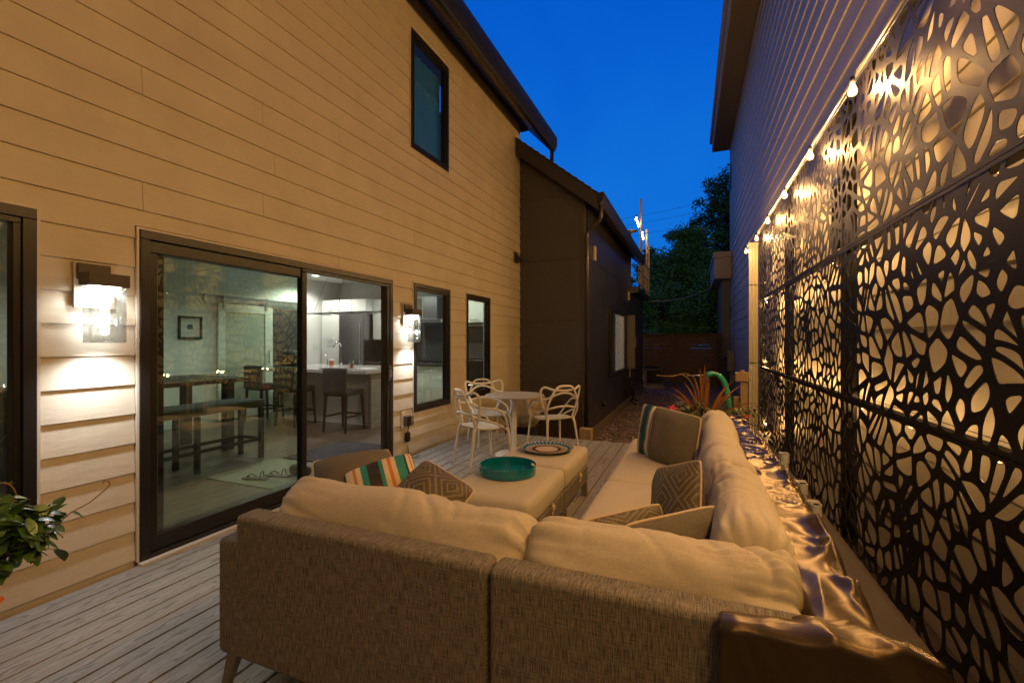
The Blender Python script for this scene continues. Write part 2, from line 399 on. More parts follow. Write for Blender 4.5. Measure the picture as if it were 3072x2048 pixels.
# ---- sliding door
dr = MB()
for a, c in (((WX-.10,1.68,.0),(WX+.03,4.15,.045)), ((WX-.10,1.68,1.99),(WX+.03,4.15,2.045)), ((WX-.10,1.68,.045),(WX+.03,1.735,1.99)), ((WX-.10,4.095,.045),(WX+.03,4.15,1.99))): dr.box(a, c)
door = dr.build('sliding_door', m_black, house, bevel=.004)
def leaf(y0, y1, z0, z1, x0, x1, ws, wt, wb, name, glassm=None):
    f = MB(); f.box((x0,y0,z0),(x1,y1,z0+wb)); f.box((x0,y0,z1-wt),(x1,y1,z1)); f.box((x0,y0,z0+wb),(x1,y0+ws,z1-wt)); f.box((x0,y1-ws,z0+wb),(x1,y1,z1-wt))
    o = f.build(name, m_black, door, bevel=.006)
    return o
leaf(1.737, 2.965, .047, 1.988, WX-.035, WX+.012, .05, .075, .10, 'fixed_leaf')
b = MB(); b.box((WX-.014,1.77,.13),(WX-.008,2.93,1.93)); b.build('pane', m_glass, door)
b = MB(); b.box((WX-.043,1.787,.13),(WX-.036,1.812,1.913)); b.build('inner_stile', mat('pale_vinyl', (.55,.52,.44), .4), door)
leaf(1.80, 3.00, .05, 1.985, WX-.088, WX-.045, .055, .07, .09, 'slid_back_leaf')
b = MB(); b.box((WX-.07,1.85,.13),(WX-.064,2.95,1.92)); b.build('pane', m_glass, door)
leaf(2.90, 4.093, .047, 1.988, WX+.004, WX+.026, .05, .03, .03, 'screen_leaf')
m_scr, t_, n_, l_, p_ = nmat('insect_screen')
n_.remove(p_); a_ = n_.new('ShaderNodeBsdfTransparent'); d_ = n_.new('ShaderNodeBsdfDiffuse'); d_.inputs[0].default_value = (.10,.09,.08,1)
x_ = n_.new('ShaderNodeMixShader'); x_.inputs[0].default_value = .12; l_.new(a_.outputs[0], x_.inputs[1]); l_.new(d_.outputs[0], x_.inputs[2]); l_.new(x_.outputs[0], n_['Material Output'].inputs['Surface'])
b = MB(); b.box((WX+.013,2.93,.07),(WX+.016,4.06,1.96)); b.build('insect_screen', m_scr, door)
b = MB(); b.box((WX+.027,4.055,.93),(WX+.045,4.08,1.10)); b.tube([(WX+.05,4.068,.95),(WX+.066,4.068,1.0),(WX+.05,4.068,1.08)], .006); b.build('handle', m_chrome, door)
b = MB(); b.box((WX+.005,1.665,-.01),(WX+.075,4.165,.0)) ; b.box((WX+.03,1.665,.0),(WX+.07,4.165,.018)); b.build('door_sill', m_trim, house)
b = MB()
for y in (1.664, 4.152): b.box((WX-.01,y,.02),(WX+.022,y+.014,2.058))
b.box((WX-.01,1.678,2.046),(WX+.022,4.152,2.058)); b.build('door_trim', m_trim, house)
# ---- dryer vent hood near the corner
def vent(parent, X, y, z, s=.09, m=None, xf=None):
    b = MB(xf); b.box((X,y-s,z-s),(X+.012,y+s,z+s)); b.prism([(X+.012,z-s*.8),(X+.10,z-s*.8),(X+.10,z-s*.3),(X+.012,z+s*.8)], y-s*.75, y+s*.75, 'y')
    return b.build('vent_hood', m or m_navy, parent, bevel=.004)
vent(house, WX+.012, 7.87, 2.93, .10)
# ---- room inside (white walls, oak floor)
XI = WX-.121; XB = -7.45
b = MB(); b.box((XB-.06,-2.88,-.08),(XI,7.98,.018)); b.build('interior_floor', m_floor, house)
b = MB(); b.box((XB-.06,-2.88,2.65),(XI,7.98,2.80)); b.build('interior_ceiling', m_ceil, house)
b = MB(); b.box((XB-.06,-2.88,.019),(XB,7.98,2.649)); b.box((XB+.001,7.90,.019),(XI-.001,7.98,2.649)); b.build('interior_wall', m_white, house)
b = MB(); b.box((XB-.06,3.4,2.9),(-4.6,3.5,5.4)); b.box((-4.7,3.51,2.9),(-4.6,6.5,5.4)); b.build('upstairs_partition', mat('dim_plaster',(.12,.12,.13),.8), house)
# ---- wall lanterns
m_bub, t_, n_, l_, p_ = nmat('bubble_glass'); n_.remove(p_)
c_ = n_.new('ShaderNodeTexCoord'); v_ = n_.new('ShaderNodeTexNoise'); v_.inputs['Scale'].default_value = 300; v_.inputs['Detail'].default_value = 1; l_.new(c_.outputs['Object'], v_.inputs['Vector'])
r_ = n_.new('ShaderNodeValToRGB'); r_.color_ramp.elements[0].position = .46; r_.color_ramp.elements[1].position = .54
r_.color_ramp.elements[0].color = (.22,.23,.22,1); r_.color_ramp.elements[1].color = (.97,.98,.96,1); l_.new(v_.outputs['Fac'], r_.inputs[0])
a_ = n_.new('ShaderNodeBsdfTransparent'); l_.new(r_.outputs[0], a_.inputs[0]); g_ = n_.new('ShaderNodeBsdfGlossy'); g_.inputs['Roughness'].default_value = .15
tl_ = n_.new('ShaderNodeBsdfTranslucent'); tl_.inputs[0].default_value = (.9,.92,.88,1)
x_ = n_.new('ShaderNodeMixShader'); x_.inputs[0].default_value = .12; l_.new(a_.outputs[0], x_.inputs[1]); l_.new(g_.outputs[0], x_.inputs[2])
y_ = n_.new('ShaderNodeMixShader'); y_.inputs[0].default_value = .06; l_.new(x_.outputs[0], y_.inputs[1]); l_.new(tl_.outputs[0], y_.inputs[2]); l_.new(y_.outputs[0], n_['Material Output'].inputs['Surface'])
m_bronze = mat('dark_bronze', (.045,.035,.03), .4, .3)
def lantern(y, label):
    t = empty('wall_lantern', (WX+.014, y, 1.55), label, 'wall lamp', 'wall lanterns beside the sliding door')
    b = MB(); b.box((WX+.014,y-.10,1.545),(WX+.03,y+.085,1.80)); b.build('mounting_block', m_tan, t, bevel=.003)
    b = MB(); b.box((WX+.031,y-.09,1.70),(WX+.05,y+.06,1.79)); b.build('backplate', m_bronze, t, bevel=.003)
    b = MB(); b.box((WX+.051,y-.09,1.665),(WX+.155,y+.10,1.735)); b.build('cap', m_bronze, t, bevel=.002)
    # slab of bubble glass with a rounded slot
    ya, yb, za, zb = y-.082, y+.092, 1.352, 1.664
    hy0, hy1, hz0, hz1 = y-.037, y+.043, 1.392, 1.63
    out = []; inn = []
    N = 48
    for i in range(N):
        a = 2*math.pi*i/N; cx, sx = math.cos(a), math.sin(a)
        def sq(cy, cz, hw, hh, p):
            k = (abs(cx)**p+abs(sx)**p)**(-1/p); return (cy+hw*cx*k, cz+hh*sx*k)
        out.append(sq((ya+yb)/2, (za+zb)/2, (yb-ya)/2, (zb-za)/2, 60)); inn.append(sq((hy0+hy1)/2, (hz0+hz1)/2, (hy1-hy0)/2, (hz1-hz0)/2, 6))
    x0, x1 = WX+.075, WX+.135
    vs = [(x0,*p) for p in out]+[(x1,*p) for p in out]+[(x0,*p) for p in inn]+[(x1,*p) for p in inn]; fs = []
    for i in range(N):
        j = (i+1) % N
        fs += [(i,j,2*N+j,2*N+i), (N+i,3*N+i,3*N+j,N+j), (i,N+i,N+j,j), (2*N+i,2*N+j,3*N+j,3*N+i)]
    b = MB(); b.add(vs, fs); b.build('bubble_glass', m_bub, t)
    b = MB(); b.box((WX+.058,y-.06,1.6635),(WX+.128,y+.07,1.6648)); b.build('led_strip', emis('lamp_led', (1,.97,.90), 60), t)
    plamp('lantern_light', (WX+.105, y+.004, 1.655), 7.0, (.88,.95,1.0), .012, t, kind='SPOT', spot=165)
    plamp('lantern_light_low', (WX+.130, y+.004, 1.335), 25., (.90,.95,1.0), .03, t, kind='SPOT', spot=142)
    plamp('lantern_glow', (WX+.095, y+.004, 1.47), 1.8, (.90,.95,1.0), .03, t)
    return t
lantern(1.462, 'bronze and bubble glass wall lantern left of the sliding door')
lantern(4.43, 'bronze and bubble glass wall lantern between the sliding door and the tall kitchen window')
# ---- outlet with weather cover and plugged-in transformer
t = empty('outdoor_outlet', (WX+.014,4.40,.43), 'clear covered outdoor power outlet below the right hand wall lantern', 'outlet')
b = MB(); b.box((WX+.014,4.31,.34),(WX+.02,4.47,.55)); b.build('mounting_block', m_tan, t, bevel=.003)
b = MB(); b.box((WX+.021,4.35,.38),(WX+.06,4.45,.50)); b.build('box', mat('grey_plastic', (.10,.10,.10), .3), t, bevel=.006)
b = MB(); b.box((WX+.061,4.353,.383),(WX+.10,4.447,.497)); b.build('clear_cover', glass('smoke_plastic', (.6,.6,.6), 1.6), t, bevel=.01)
t = empty('power_adapter', (WX+.03,4.41,.22), 'black plug in transformer hanging from its cord under the outdoor outlet', 'power adapter')
b = MB(); b.box((WX+.018,4.375,.19),(WX+.055,4.445,.30)); b.build('transformer', m_black, t, bevel=.008)
b = MB(); b.tube(catmull([(WX+.05,4.41,.39),(WX+.045,4.41,.345),(WX+.037,4.41,.305)], 5), .005); b.build('plug_lead', m_black, t)
b = MB(); b.tube(catmull([(WX+.037,4.41,.15),(WX+.04,4.415,.08),(WX+.055,4.41,.012),(WX+.12,4.46,.008),(WX+.10,4.56,.008)], 6), .004); b.build('cord', m_black, t)
# ------------------------------------------------------------------ interior things
def stool(name, x, y, rz, label, group, h=.62, back=.95, w=.42, d=.42, bench=False):
    t = empty(name, (x, y, .018), label, 'bar stool', group, rz)
    b = MB(); rbox(b, (0,0,h-.04), (w/2,d/2,.045), .03, 8); b.build('seat', m_dkfab, t, local=True, smooth=True, merge=1e-4)
    b = MB(); rbox(b, (0,-d/2+.01,(h+back)/2-.03), (w/2,.035,(back-h)/2+.03), .03, 8); b.build('backrest', m_dkfab, t, local=True, smooth=True, merge=1e-4)
    for sx in (-1,1):
        for sy in (-1,1):
            b = MB(); b.tube([(sx*(w/2-.03),sy*(d/2-.03),h-.08),(sx*(w/2-.01),sy*(d/2-.0),0)], [.024,.016], 4); b.build('leg', m_dkwood, t, local=True)
    b = MB()
    for sx in (-1,1): b.box((sx*(w/2-.02)-.01,-d/2+.02,.22),(sx*(w/2-.02)+.01,d/2-.02,.245))
    b.box((-w/2+.03,d/2-.03,.225),(w/2-.03,d/2-.01,.25)); b.build('stretcher', m_dkwood, t, local=True)
    return t
G = 'upholstered stools at the kitchen island'
stool('bar_stool', -4.92, 5.33, .05, 'grey upholstered bar stool under the drinks at the right end of the island', G)
stool('bar_stool', -6.0, 5.42, 0, 'grey upholstered bar stool partly hidden behind the door stile', G)
stool('bar_stool', -6.75, 5.45, -.05, 'grey upholstered bar stool at the far left end of the island', G)
# dining set
def dbench(x, y, label, h=.66, L=1.55, back=0):
    t = empty('dining_bench', (x, y, .018), label, 'bench', 'counter height benches by the dining table')
    b = MB(); rbox(b, (0,0,h-.03), (.2,L/2,.05), .035, 10); b.build('seat', m_dkfab, t, local=True, smooth=True, merge=1e-4)
    for sx in (-1,1):
        for yy in (-L/2+.05, 0, L/2-.05):
            b = MB(); b.box((sx*.17-.022,yy-.022,0),(sx*.17+.022,yy+.022,h-.081)); b.build('leg', m_dkwood, t, local=True)
        b = MB(); b.box((sx*.17-.012,-L/2+.073,.2),(sx*.17+.012,-.023,.235)); b.build('stretcher', m_dkwood, t, local=True)
        b = MB(); b.box((sx*.17-.012,.023,.2),(sx*.17+.012,L/2-.073,.235)); b.build('stretcher', m_dkwood, t, local=True)
    for sy in (-1,1):
        b = MB(); b.box((-.147,sy*(L/2-.05)-.012,.2),(.147,sy*(L/2-.05)+.012,.235)); b.build('stretcher', m_dkwood, t, local=True)
    return t
dbench(-4.86, 3.02, 'long dark bench nearest the glass with padded seat')
dbench(-6.75, 3.02, 'long dark bench on the far side of the dining table')
t = empty('dining_table', (-5.8,3.0,.018), 'dark counter height dining table inside the house', 'table')
b = MB(); b.box((-6.35,2.05,.86),(-5.25,4.05,.91)); b.build('tabletop', m_dkwood, t, bevel=.004)
for sx in (-6.2,-5.4):
    for sy in (2.2,3.85):
        b = MB(); b.box((sx-.05,sy-.05,.018),(sx+.05,sy+.05,.859)); b.build('leg', m_dkwood, t)
t = empty('fruit_bowl', (-5.9,2.75,.911), 'shallow openwork bowl standing on the dining table', 'bowl')
b = MB(); b.lathe([(.05,0),(.06,.01),(.19,.075),(.2,.09),(.185,.08),(.05,.02),(.001,.018)], (-5.9,2.75,.911), 20); b.build('bowl', m_chrome, t, smooth=True)
b = MB()
for k in range(7):
    a = k*.9; rbox(b, (-5.9+.07*math.cos(a),2.75+.07*math.sin(a),.985+.03*(k%2)), (.035,.035,.035), .034, 3)
b.build('ornament', m_ss, t, smooth=True, merge=1e-4)
# kitchen island
t = empty('kitchen_island', (-5.6,6.2,.018), 'kitchen island with stone waterfall end and pale worktop', 'kitchen island')
b = MB(); b.box((-6.9,5.80,.018),(-4.70,6.55,.865)); b.build('base', m_white, t)
b = MB(); b.box((-4.699,5.60,.018),(-4.64,6.75,.865)); b.build('waterfall_end', m_stone, t)
b = MB(); b.box((-6.95,5.42,.866),(-4.60,6.80,.915)); b.build('worktop', mat('pale_quartz', (.55,.55,.52), .12, var=.1, vs=4), t, bevel=.003)
b = MB(); b.tube(catmull([(-5.99,6.42,.916),(-5.99,6.42,1.25),(-5.99,6.36,1.34),(-5.99,6.27,1.33),(-5.99,6.23,1.25)], 6), .016, 10); b.tube([(-5.99,6.42,.95),(-6.05,6.42,.96)], .008); b.build('faucet', m_chrome, t, smooth=True)
b = MB(); b.tube(catmull([(-6.4,6.5,.916),(-6.4,6.5,1.05),(-6.38,6.44,1.13),(-6.33,6.38,1.1)], 6), .009, 8); b.build('filter_tap', m_chrome, t, smooth=True)
m_amber = glass('amber_drink', (.75,.28,.05), 1.35)
def tumbler(x, y, label, h=.13, r=.036, fill=.5, name='drinking_glass'):
    t = empty(name, (x, y, .916), label, 'drink')
    b = MB(); b.lathe([(.001,0),(r*.85,0),(r,h),(r-.003,h),(r*.82,.008),(.001,.008)], (x,y,.916), 20); b.build('tumbler', m_glass1, t, smooth=True)
    b = MB(); b.lathe([(.001,.009),(r*.8,.009),(r*.9,h*fill),(.001,h*fill)], (x,y,.916), 18); b.build('drink', mat('amber_ale', (.35,.09,.01), .2), t, smooth=True)
tumbler(-5.27, 5.88, 'tall glass of amber drink nearest the right end of the island')
t = empty('mug', (-6.3,6.5,.916), 'white mug with orange print standing beside the tap', 'mug')
b = MB(); b.lathe([(.001,0),(.04,0),(.042,.05)], (-6.3,6.5,.916), 20); b.lathe([(.0425,.0502),(.0425,.085)], (-6.3,6.5,.916), 20); b.build('body', mat('orange_print', (.45,.14,.03), .4, var=.9, vs=40), t, smooth=True)
b = MB(); b.lathe([(.0426,.0853),(.0425,.115),(.038,.115),(.036,.02),(.001,.02)], (-6.3,6.5,.916), 20); b.build('rim', m_white, t, smooth=True)
for x, y, w, d, rz in ((-5.55,5.70,.28,.2,.1),(-5.0,5.9,.3,.22,-.1)):
    o = empty('magazine', (x,y,.916), {-5.55:'dark magazine lying flat on the island worktop behind the stool',-5.0:'pale folded paper lying at the right end of the island'}[x], 'magazine', None, rz)
    b = MB(); b.box((-w/2,-d/2,0),(w/2,d/2,.008)); b.build('cover', m_dkfab if x < -5.2 else m_white, o, local=True)
t = empty('backpack', (-6.72,5.95,.916), 'rounded black bag slumped on the left part of the island', 'bag')
b = MB(); rbox(b, (-6.72,5.95,1.06), (.2,.15,.145), .13, 8, wr=.015, seed=3); b.build('body', mat('black_cloth', (.015,.015,.017), .7), t, smooth=True, merge=1e-4)
# linear pendant
t = empty('linear_pendant_lamp', (-5.4,6.1,1.86), 'slim bar pendant lamp hung on thin cables over the island', 'pendant lamp')
b = MB(); b.box((-6.35,6.05,1.85),(-4.45,6.11,1.865)); b.build('bar', m_bronze, t)
for k in range(6):
    x = -6.2+k*.34; b = MB(); b.box((x-.03,5.86,1.835),(x+.09,6.30,1.849)); b.build('light_arm', m_ss, t)
b = MB()
for xa, xb in ((-6.3,-5.9),(-5.75,-5.6),(-5.45,-5.5),(-4.6,-5.1)): b.tube([(xa,6.08,1.866),(xb,6.08,2.648)], .003, 5)
b.build('cable', m_ss, t)
# fridge wall
t = empty('refrigerator', (-6.57,7.5,.018), 'stainless steel refrigerator with a vertical handle', 'refrigerator')
b = MB(); b.box((-6.90,7.32,.02),(-6.255,7.89,1.965)); b.build('body', m_ss, t, bevel=.01)
b = MB(); b.tube([(-6.30,7.29,.6),(-6.30,7.27,.65),(-6.30,7.27,1.7),(-6.30,7.29,1.75)], .012); b.build('handle', m_chrome, t)
def cabinet(label, x0, x1, z0, z1, doors, y0=7.34, hz=None, group='white kitchen cabinets', handles=True):
    t = empty('kitchen_cabinet', ((x0+x1)/2,7.6,z0), label, 'cabinet', group)
    b = MB(); b.box((x0,y0+.021,z0),(x1,7.895,z1)); b.build('carcass', m_cab, t)
    for (a,c,d,e_) in doors:
        b = MB(); b.box((a+.003,y0,c+.003),(d-.003,y0+.019,e_-.003)); o = b.build('door', m_cab, t, bevel=.002)
        if handles:
            zz = e_-.05 if c < 1.2 else c+.05; xm = (a+d)/2
            b = MB(); b.tube([(xm-.09,y0-.03,zz),(xm+.09,y0-.03,zz)], .006, 6); b.build('handle', m_ss, o)
    return t
cabinet('tall white larder cabinet left of the refrigerator', -7.38, -6.91, .1, 2.23, [(-7.38,.1,-6.91,1.37),(-7.38,1.37,-6.91,1.95),(-7.38,1.95,-6.91,2.23)])
cabinet('white box cabinet spanning above the refrigerator', -6.905, -6.22, 1.975, 2.23, [(-6.905,1.975,-6.22,2.23)], handles=False)
cabinet('white wall cabinet right of the refrigerator', -6.21, -5.25, 1.40, 2.23, [(-6.21,1.4,-5.73,2.23),(-5.73,1.4,-5.25,2.23)], y0=7.55, handles=False)
cabinet('white wall cabinet right of the cooker hood', -4.49, -4.15, 1.40, 2.23, [(-4.49,1.4,-4.15,2.23)], y0=7.55, handles=False)
cabinet('long run of white base cabinets with drawers under the worktop', -6.21, -4.15, .1, .90, [(-6.21,.1,-5.6,.9),(-5.6,.1,-5.05,.9),(-5.05,.1,-4.68,.9),(-4.68,.72,-4.15,.9),(-4.68,.41,-4.15,.72),(-4.68,.1,-4.15,.41)])
cabinet('white cabinet above the built in ovens', -4.14, -3.32, 1.70, 2.35, [(-4.14,1.7,-3.32,2.35)])
b = MB(); b.box((-6.21,7.30,.905),(-4.15,7.895,.94)); o = b.build('kitchen_worktop', mat('dark_stone', (.05,.05,.05), .2), None, bevel=.003); tag(o, 'dark narrow worktop running along the rear kitchen wall', 'worktop')
b = MB(); b.box((-6.2,7.885,.945),(-4.15,7.899,1.72)); b.build('backsplash', mat('slate_tile', (.07,.075,.075), .3, var=.1, vs=8), house)
t = empty('cooker_hood', (-4.85,7.7,1.72), 'stainless cooker hood with square chimney seen through the kitchen window', 'cooker hood')
b = MB(); b.box((-5.2,7.42,1.72),(-4.5,7.884,1.79)); b.build('canopy', m_ss, t, bevel=.003)
b = MB(); b.box((-5.02,7.6,1.791),(-4.70,7.884,2.24)); b.build('chimney', m_ss, t)
t = empty('hob', (-4.85,7.6,.941), 'gas hob with black grates on the rear worktop', 'hob')
b = MB(); b.box((-5.15,7.38,.941),(-4.55,7.82,.95)); b.build('plate', m_ss, t)
b = MB()
for xx in (-5.05,-4.85,-4.65):
    for yy in (7.45,7.62,7.76): b.box((xx-.07,yy-.006,.951),(xx+.07,yy+.006,.975)); b.box((xx-.006,yy-.05,.951),(xx+.006,yy-.007,.974))
b.build('grate', m_black, t)
t = empty('wall_ovens', (-3.73,7.6,.1), 'stack of built in steel ovens behind the narrow kitchen window', 'oven')
b = MB(); b.box((-4.14,7.36,.1),(-3.32,7.89,1.69)); b.build('housing', m_ss, t)
for z0, z1 in ((1.34,1.68),(.62,1.05),(.14,.60)):
    b = MB(); b.box((-4.10,7.34,z0),(-3.36,7.359,z1)); d = b.build('oven_door', mat('black_oven_glass', (.02,.022,.022), .08), t, bevel=.003)
    b = MB(); b.tube([(-4.03,7.30,z1-.03),(-3.43,7.30,z1-.03)], .010, 8); b.build('handle', m_chrome, d)
b = MB(); b.box((-5.15,7.325,.60),(-5.0,7.337,.93)); o = b.build('tea_towel', mat('printed_towel', (.6,.55,.5), .9, var=.5, vs=18), None); tag(o, 'printed tea towel hanging on a base cabinet', 'towel')
# left back wall: barn door, picture, switches
t = empty('barn_door', (XB+.06,5.6,.02), 'white framed barn door hung from a steel wall rail', 'door')
b = MB(); b.box((XB+.04,5.12,.03),(XB+.055,6.08,1.98)); b.build('panel', mat('frosted_panel', (.40,.43,.36), .35), t)
b = MB()
for a, c in (((5.10,.03),(5.22,2.0)),((5.98,.03),(6.10,2.0)),((5.2201,.03),(5.9799,.2)),((5.2201,1.86),(5.9799,2.0))): b.box((XB+.03,a[0],a[1]),(XB+.07,c[0],c[1]))
b.build('frame', m_cab, t, bevel=.004)
b = MB(); b.tube([(XB+.10,6.04,.95),(XB+.10,6.04,1.2)], .01); b.build('handle', m_ss, t)
for y in (5.2, 6.0):
    b = MB(); b.box((XB+.071,y-.025,1.93),(XB+.082,y+.025,2.12)); b.lathe([(.001,-.01),(.035,-.01),(.035,.01),(.001,.01)], (XB+.09,y,2.11), 14, 'x'); b.build('roller_hanger', m_ss, t)
b = MB(); b.box((XB+.012,4.88,2.02),(XB+.03,7.0,2.07)); b.box((XB+.001,4.9,1.99),(XB+.012,7.0,2.14)); o = b.build('door_rail', m_ss, None, bevel=.002); tag(o, 'steel sliding rail mounted on the wall above the barn door', 'door rail')
b = MB(); b.box((XB+.001,6.2,.02),(XB+.006,6.95,1.98)); o = b.build('dark_opening_sheet', mat('painted_hall_dark', (.035,.035,.035), .7), house)  # flat dark sheet on the wall, painting the shade of a hall
t = empty('framed_picture', (XB+.02,4.68,1.58), 'small square picture in a dark frame on the dining room wall', 'picture')
b = MB()
for a, c in (((4.50,1.40),(4.53,1.76)),((4.83,1.40),(4.86,1.76)),((4.5301,1.40),(4.8299,1.43)),((4.5301,1.73),(4.8299,1.76))): b.box((XB+.003,a[0],a[1]),(XB+.035,c[0],c[1]))
b.build('frame', m_dkwood, t, bevel=.002)
b = MB(); b.box((XB+.003,4.531,1.431),(XB+.012,4.829,1.729)); b.build('mat_board', mat('cream_card', (.6,.6,.55), .8), t)
b = MB(); b.box((XB+.0122,4.64,1.55),(XB+.014,4.72,1.63)); b.build('print', mat('blue_print', (.05,.08,.14), .6, var=.6, vs=40), t)
b = MB(); b.box((XB+.001,7.17,1.21),(XB+.008,7.32,1.32)); [b.box((XB+.0085,7.19+k*.042,1.235),(XB+.013,7.215+k*.042,1.295)) for k in range(3)]; o = b.build('light_switch', m_cab, None); tag(o, 'white triple light switch plate beside the larder cabinet', 'light switch')
# rugs, sandals
b = MB(); b.box((-4.45,2.95,.0185),(-3.5,3.75,.027)); o = b.build('door_mat', mat('woven_grey_mat', (.28,.32,.26), .9, var=.2, vs=40, stretch=(1,6,1)), None); tag(o, 'pale woven mat inside the glass with sandals on it', 'mat')
b = MB(); b.box((-4.40,3.80,.0185),(-3.45,4.75,.03)); o = b.build('rug', mat('slate_rug', (.07,.075,.085), .95, var=.3, vs=60, stretch=(1,8,1)), None); tag(o, 'slate blue rug inside the open half of the door', 'rug')
def sandal(x, y, rz, label):
    t = empty('sandal', (x,y,.0275), label, 'sandal', 'shoes left inside the door', rz)
    pr = [(-.035,-.12),(.03,-.12),(.036,-.03),(.046,.06),(.03,.13),(-.01,.14),(-.04,.08),(-.033,0)]
    b = MB(); b.prism(pr, 0, .014, 'z'); b.build('sole', m_dkwood, t, local=True, bevel=.004)
    b = MB(); b.tube(catmull([(-.04,.03,.014),(-.02,.06,.045),(.0,.09,.02),(.02,.06,.045),(.042,.02,.014)], 5), .005, 6); b.tube(catmull([(-.033,-.06,.014),(-.02,-.06,.07),(.02,-.06,.07),(.03,-.06,.014)], 5), .005, 6); b.build('strap', m_dkwood, t, local=True)
sandal(-3.95,3.10,1.9,'dark strappy sandal lying furthest left on the mat'); sandal(-3.83,3.25,1.8,'dark strappy sandal next to its pair on the mat')
t = empty('slipper', (-3.66,3.36,.0275), 'black closed slipper nearest the door edge', 'slipper', 'shoes left inside the door', 1.5)
b = MB(); rbox(b, (0,0,.05), (.05,.13,.05), .045, 6); b.build('upper', m_dkfab, t, local=True, smooth=True, merge=1e-4)
# recessed ceiling lights
def downlight(x, y, p, label):
    t = empty('recessed_downlight', (x,y,2.645), label, 'ceiling light', 'recessed ceiling lights')
    b = MB(); b.lathe([(.07,.0),(.085,.0),(.085,-.008),(.07,-.008)], (x,y,2.649), 20); b.build('trim_ring', m_white, t)
    b = MB(); b.lathe([(.001,-.003),(.069,-.003)], (x,y,2.649), 20); b.build('lens', emis('warm_white_led', (1,.95,.86), 12), t)
    o = plamp('downlight', (x,y,2.6), p, (1,.96,.88), .06, t, kind='SPOT', spot=150)
downlight(-6.9, 6.7, 80, 'recessed downlight nearest the refrigerator wall')
downlight(-5.3, 6.9, 60, 'recessed downlight above the rear worktop')
downlight(-3.9, 6.5, 60, 'recessed downlight near the ovens')
downlight(-5.6, 4.6, 42, 'recessed downlight in front of the stools')
downlight(-5.8, 2.2, 30, 'recessed downlight above the dining table')
# ------------------------------------------------------------------ ground and deck
m_mulch = mat('wood_mulch', (.12,.085,.07), .95, var=.6, vs=45, bump=1.0, bs=70, bd=.03)
b = MB(); b.box((-60,-30,-1.0),(60,90,-.46)); tag(b.build('ground', m_mulch), kind='structure')
random.seed(3)
b = MB()
for k in range(9000):
    x = random.uniform(-1.8,1.2); y = 6.2+14.3*random.random()**1.6; a = random.uniform(0,6.28); L = random.uniform(.015,.045); w = random.uniform(.006,.014); t = random.uniform(-.5,.5)
    c = Vector((x,y,-.45)); u = Vector((math.cos(a),math.sin(a),t*.6))*L/1; v = Vector((-math.sin(a),math.cos(a),random.uniform(-.4,.4)))*w
    b.add([c-u-v,c+u-v,c+u+v,c-u+v], [(0,1,2,3)])
m_chip, t_, n_, l_, p_ = nmat('bark_chip'); g_ = n_.new('ShaderNodeNewGeometry'); r_ = n_.new('ShaderNodeValToRGB')
r_.color_ramp.elements[0].color = (.08,.055,.045,1); r_.color_ramp.elements[1].color = (.45,.34,.28,1); l_.new(g_.outputs['Random Per Island'], r_.inputs[0]); l_.new(r_.outputs[0], p_.inputs['Base Color']); p_.inputs['Roughness'].default_value = .9
tag(b.build('bark_chips', m_chip, recalc=False), 'brown bark chip mulch covering the side yard', 'mulch', kind='stuff')
# composite deck boards, embossed cathedral grain
m_deck, t_, n_, l_, p_ = nmat('grey_composite_decking')
c_ = n_.new('ShaderNodeTexCoord'); s_ = n_.new('ShaderNodeSeparateXYZ'); l_.new(c_.outputs['UV'], s_.inputs[0])
def MA(op, a, b=None, c=None):
    q = n_.new('ShaderNodeMath'); q.operation = op
    for i, v in enumerate((a, b, c)):
        if v is None: continue
        if isinstance(v, (int, float)): q.inputs[i].default_value = v
        else: l_.new(v, q.inputs[i])
    return q.outputs[0]
u_, v_ = s_.outputs['X'], s_.outputs['Y']
bi = MA('FLOOR', u_); xb = MA('SUBTRACT', MA('FRACT', u_), .5)
cmb = n_.new('ShaderNodeCombineXYZ'); l_.new(MA('MULTIPLY', bi, 7.31), cmb.inputs[0]); l_.new(MA('MULTIPLY', v_, .55), cmb.inputs[1])
n1 = n_.new('ShaderNodeTexNoise'); n1.inputs['Scale'].default_value = 1.0; n1.inputs['Detail'].default_value = 1; l_.new(cmb.outputs[0], n1.inputs['Vector'])
cmb2 = n_.new('ShaderNodeCombineXYZ'); l_.new(MA('ADD', xb, MA('MULTIPLY', bi, 3.7)), cmb2.inputs[0]); l_.new(MA('MULTIPLY', v_, 1.6), cmb2.inputs[1])
n2 = n_.new('ShaderNodeTexNoise'); n2.inputs['Scale'].default_value = 3.2; n2.inputs['Detail'].default_value = 2; l_.new(cmb2.outputs[0], n2.inputs['Vector'])
xo = MA('ADD', xb, MA('MULTIPLY', MA('SUBTRACT', n2.outputs['Fac'], .5), .16))
g = MA('ADD', MA('MULTIPLY', MA('MULTIPLY', xo, xo), 20), MA('MULTIPLY', n1.outputs['Fac'], 15))
g = MA('ADD', g, MA('MULTIPLY', n2.outputs['Fac'], 3.0))
sn = MA('SINE', MA('MULTIPLY', g, 6.283))
rr = n_.new('ShaderNodeMapRange'); rr.inputs[1].default_value = .25; rr.inputs[2].default_value = .9; l_.new(sn, rr.inputs[0])
n3 = n_.new('ShaderNodeTexNoise'); n3.inputs['Scale'].default_value = 1.3; n3.inputs['Detail'].default_value = 4; l_.new(c_.outputs['Object'], n3.inputs['Vector'])
mx = n_.new('ShaderNodeMix'); mx.data_type = 'RGBA'; mx.inputs[6].default_value = (.28,.258,.228,1); mx.inputs[7].default_value = (.075,.067,.057,1); l_.new(MA('MULTIPLY', rr.outputs[0], .68), mx.inputs[0])
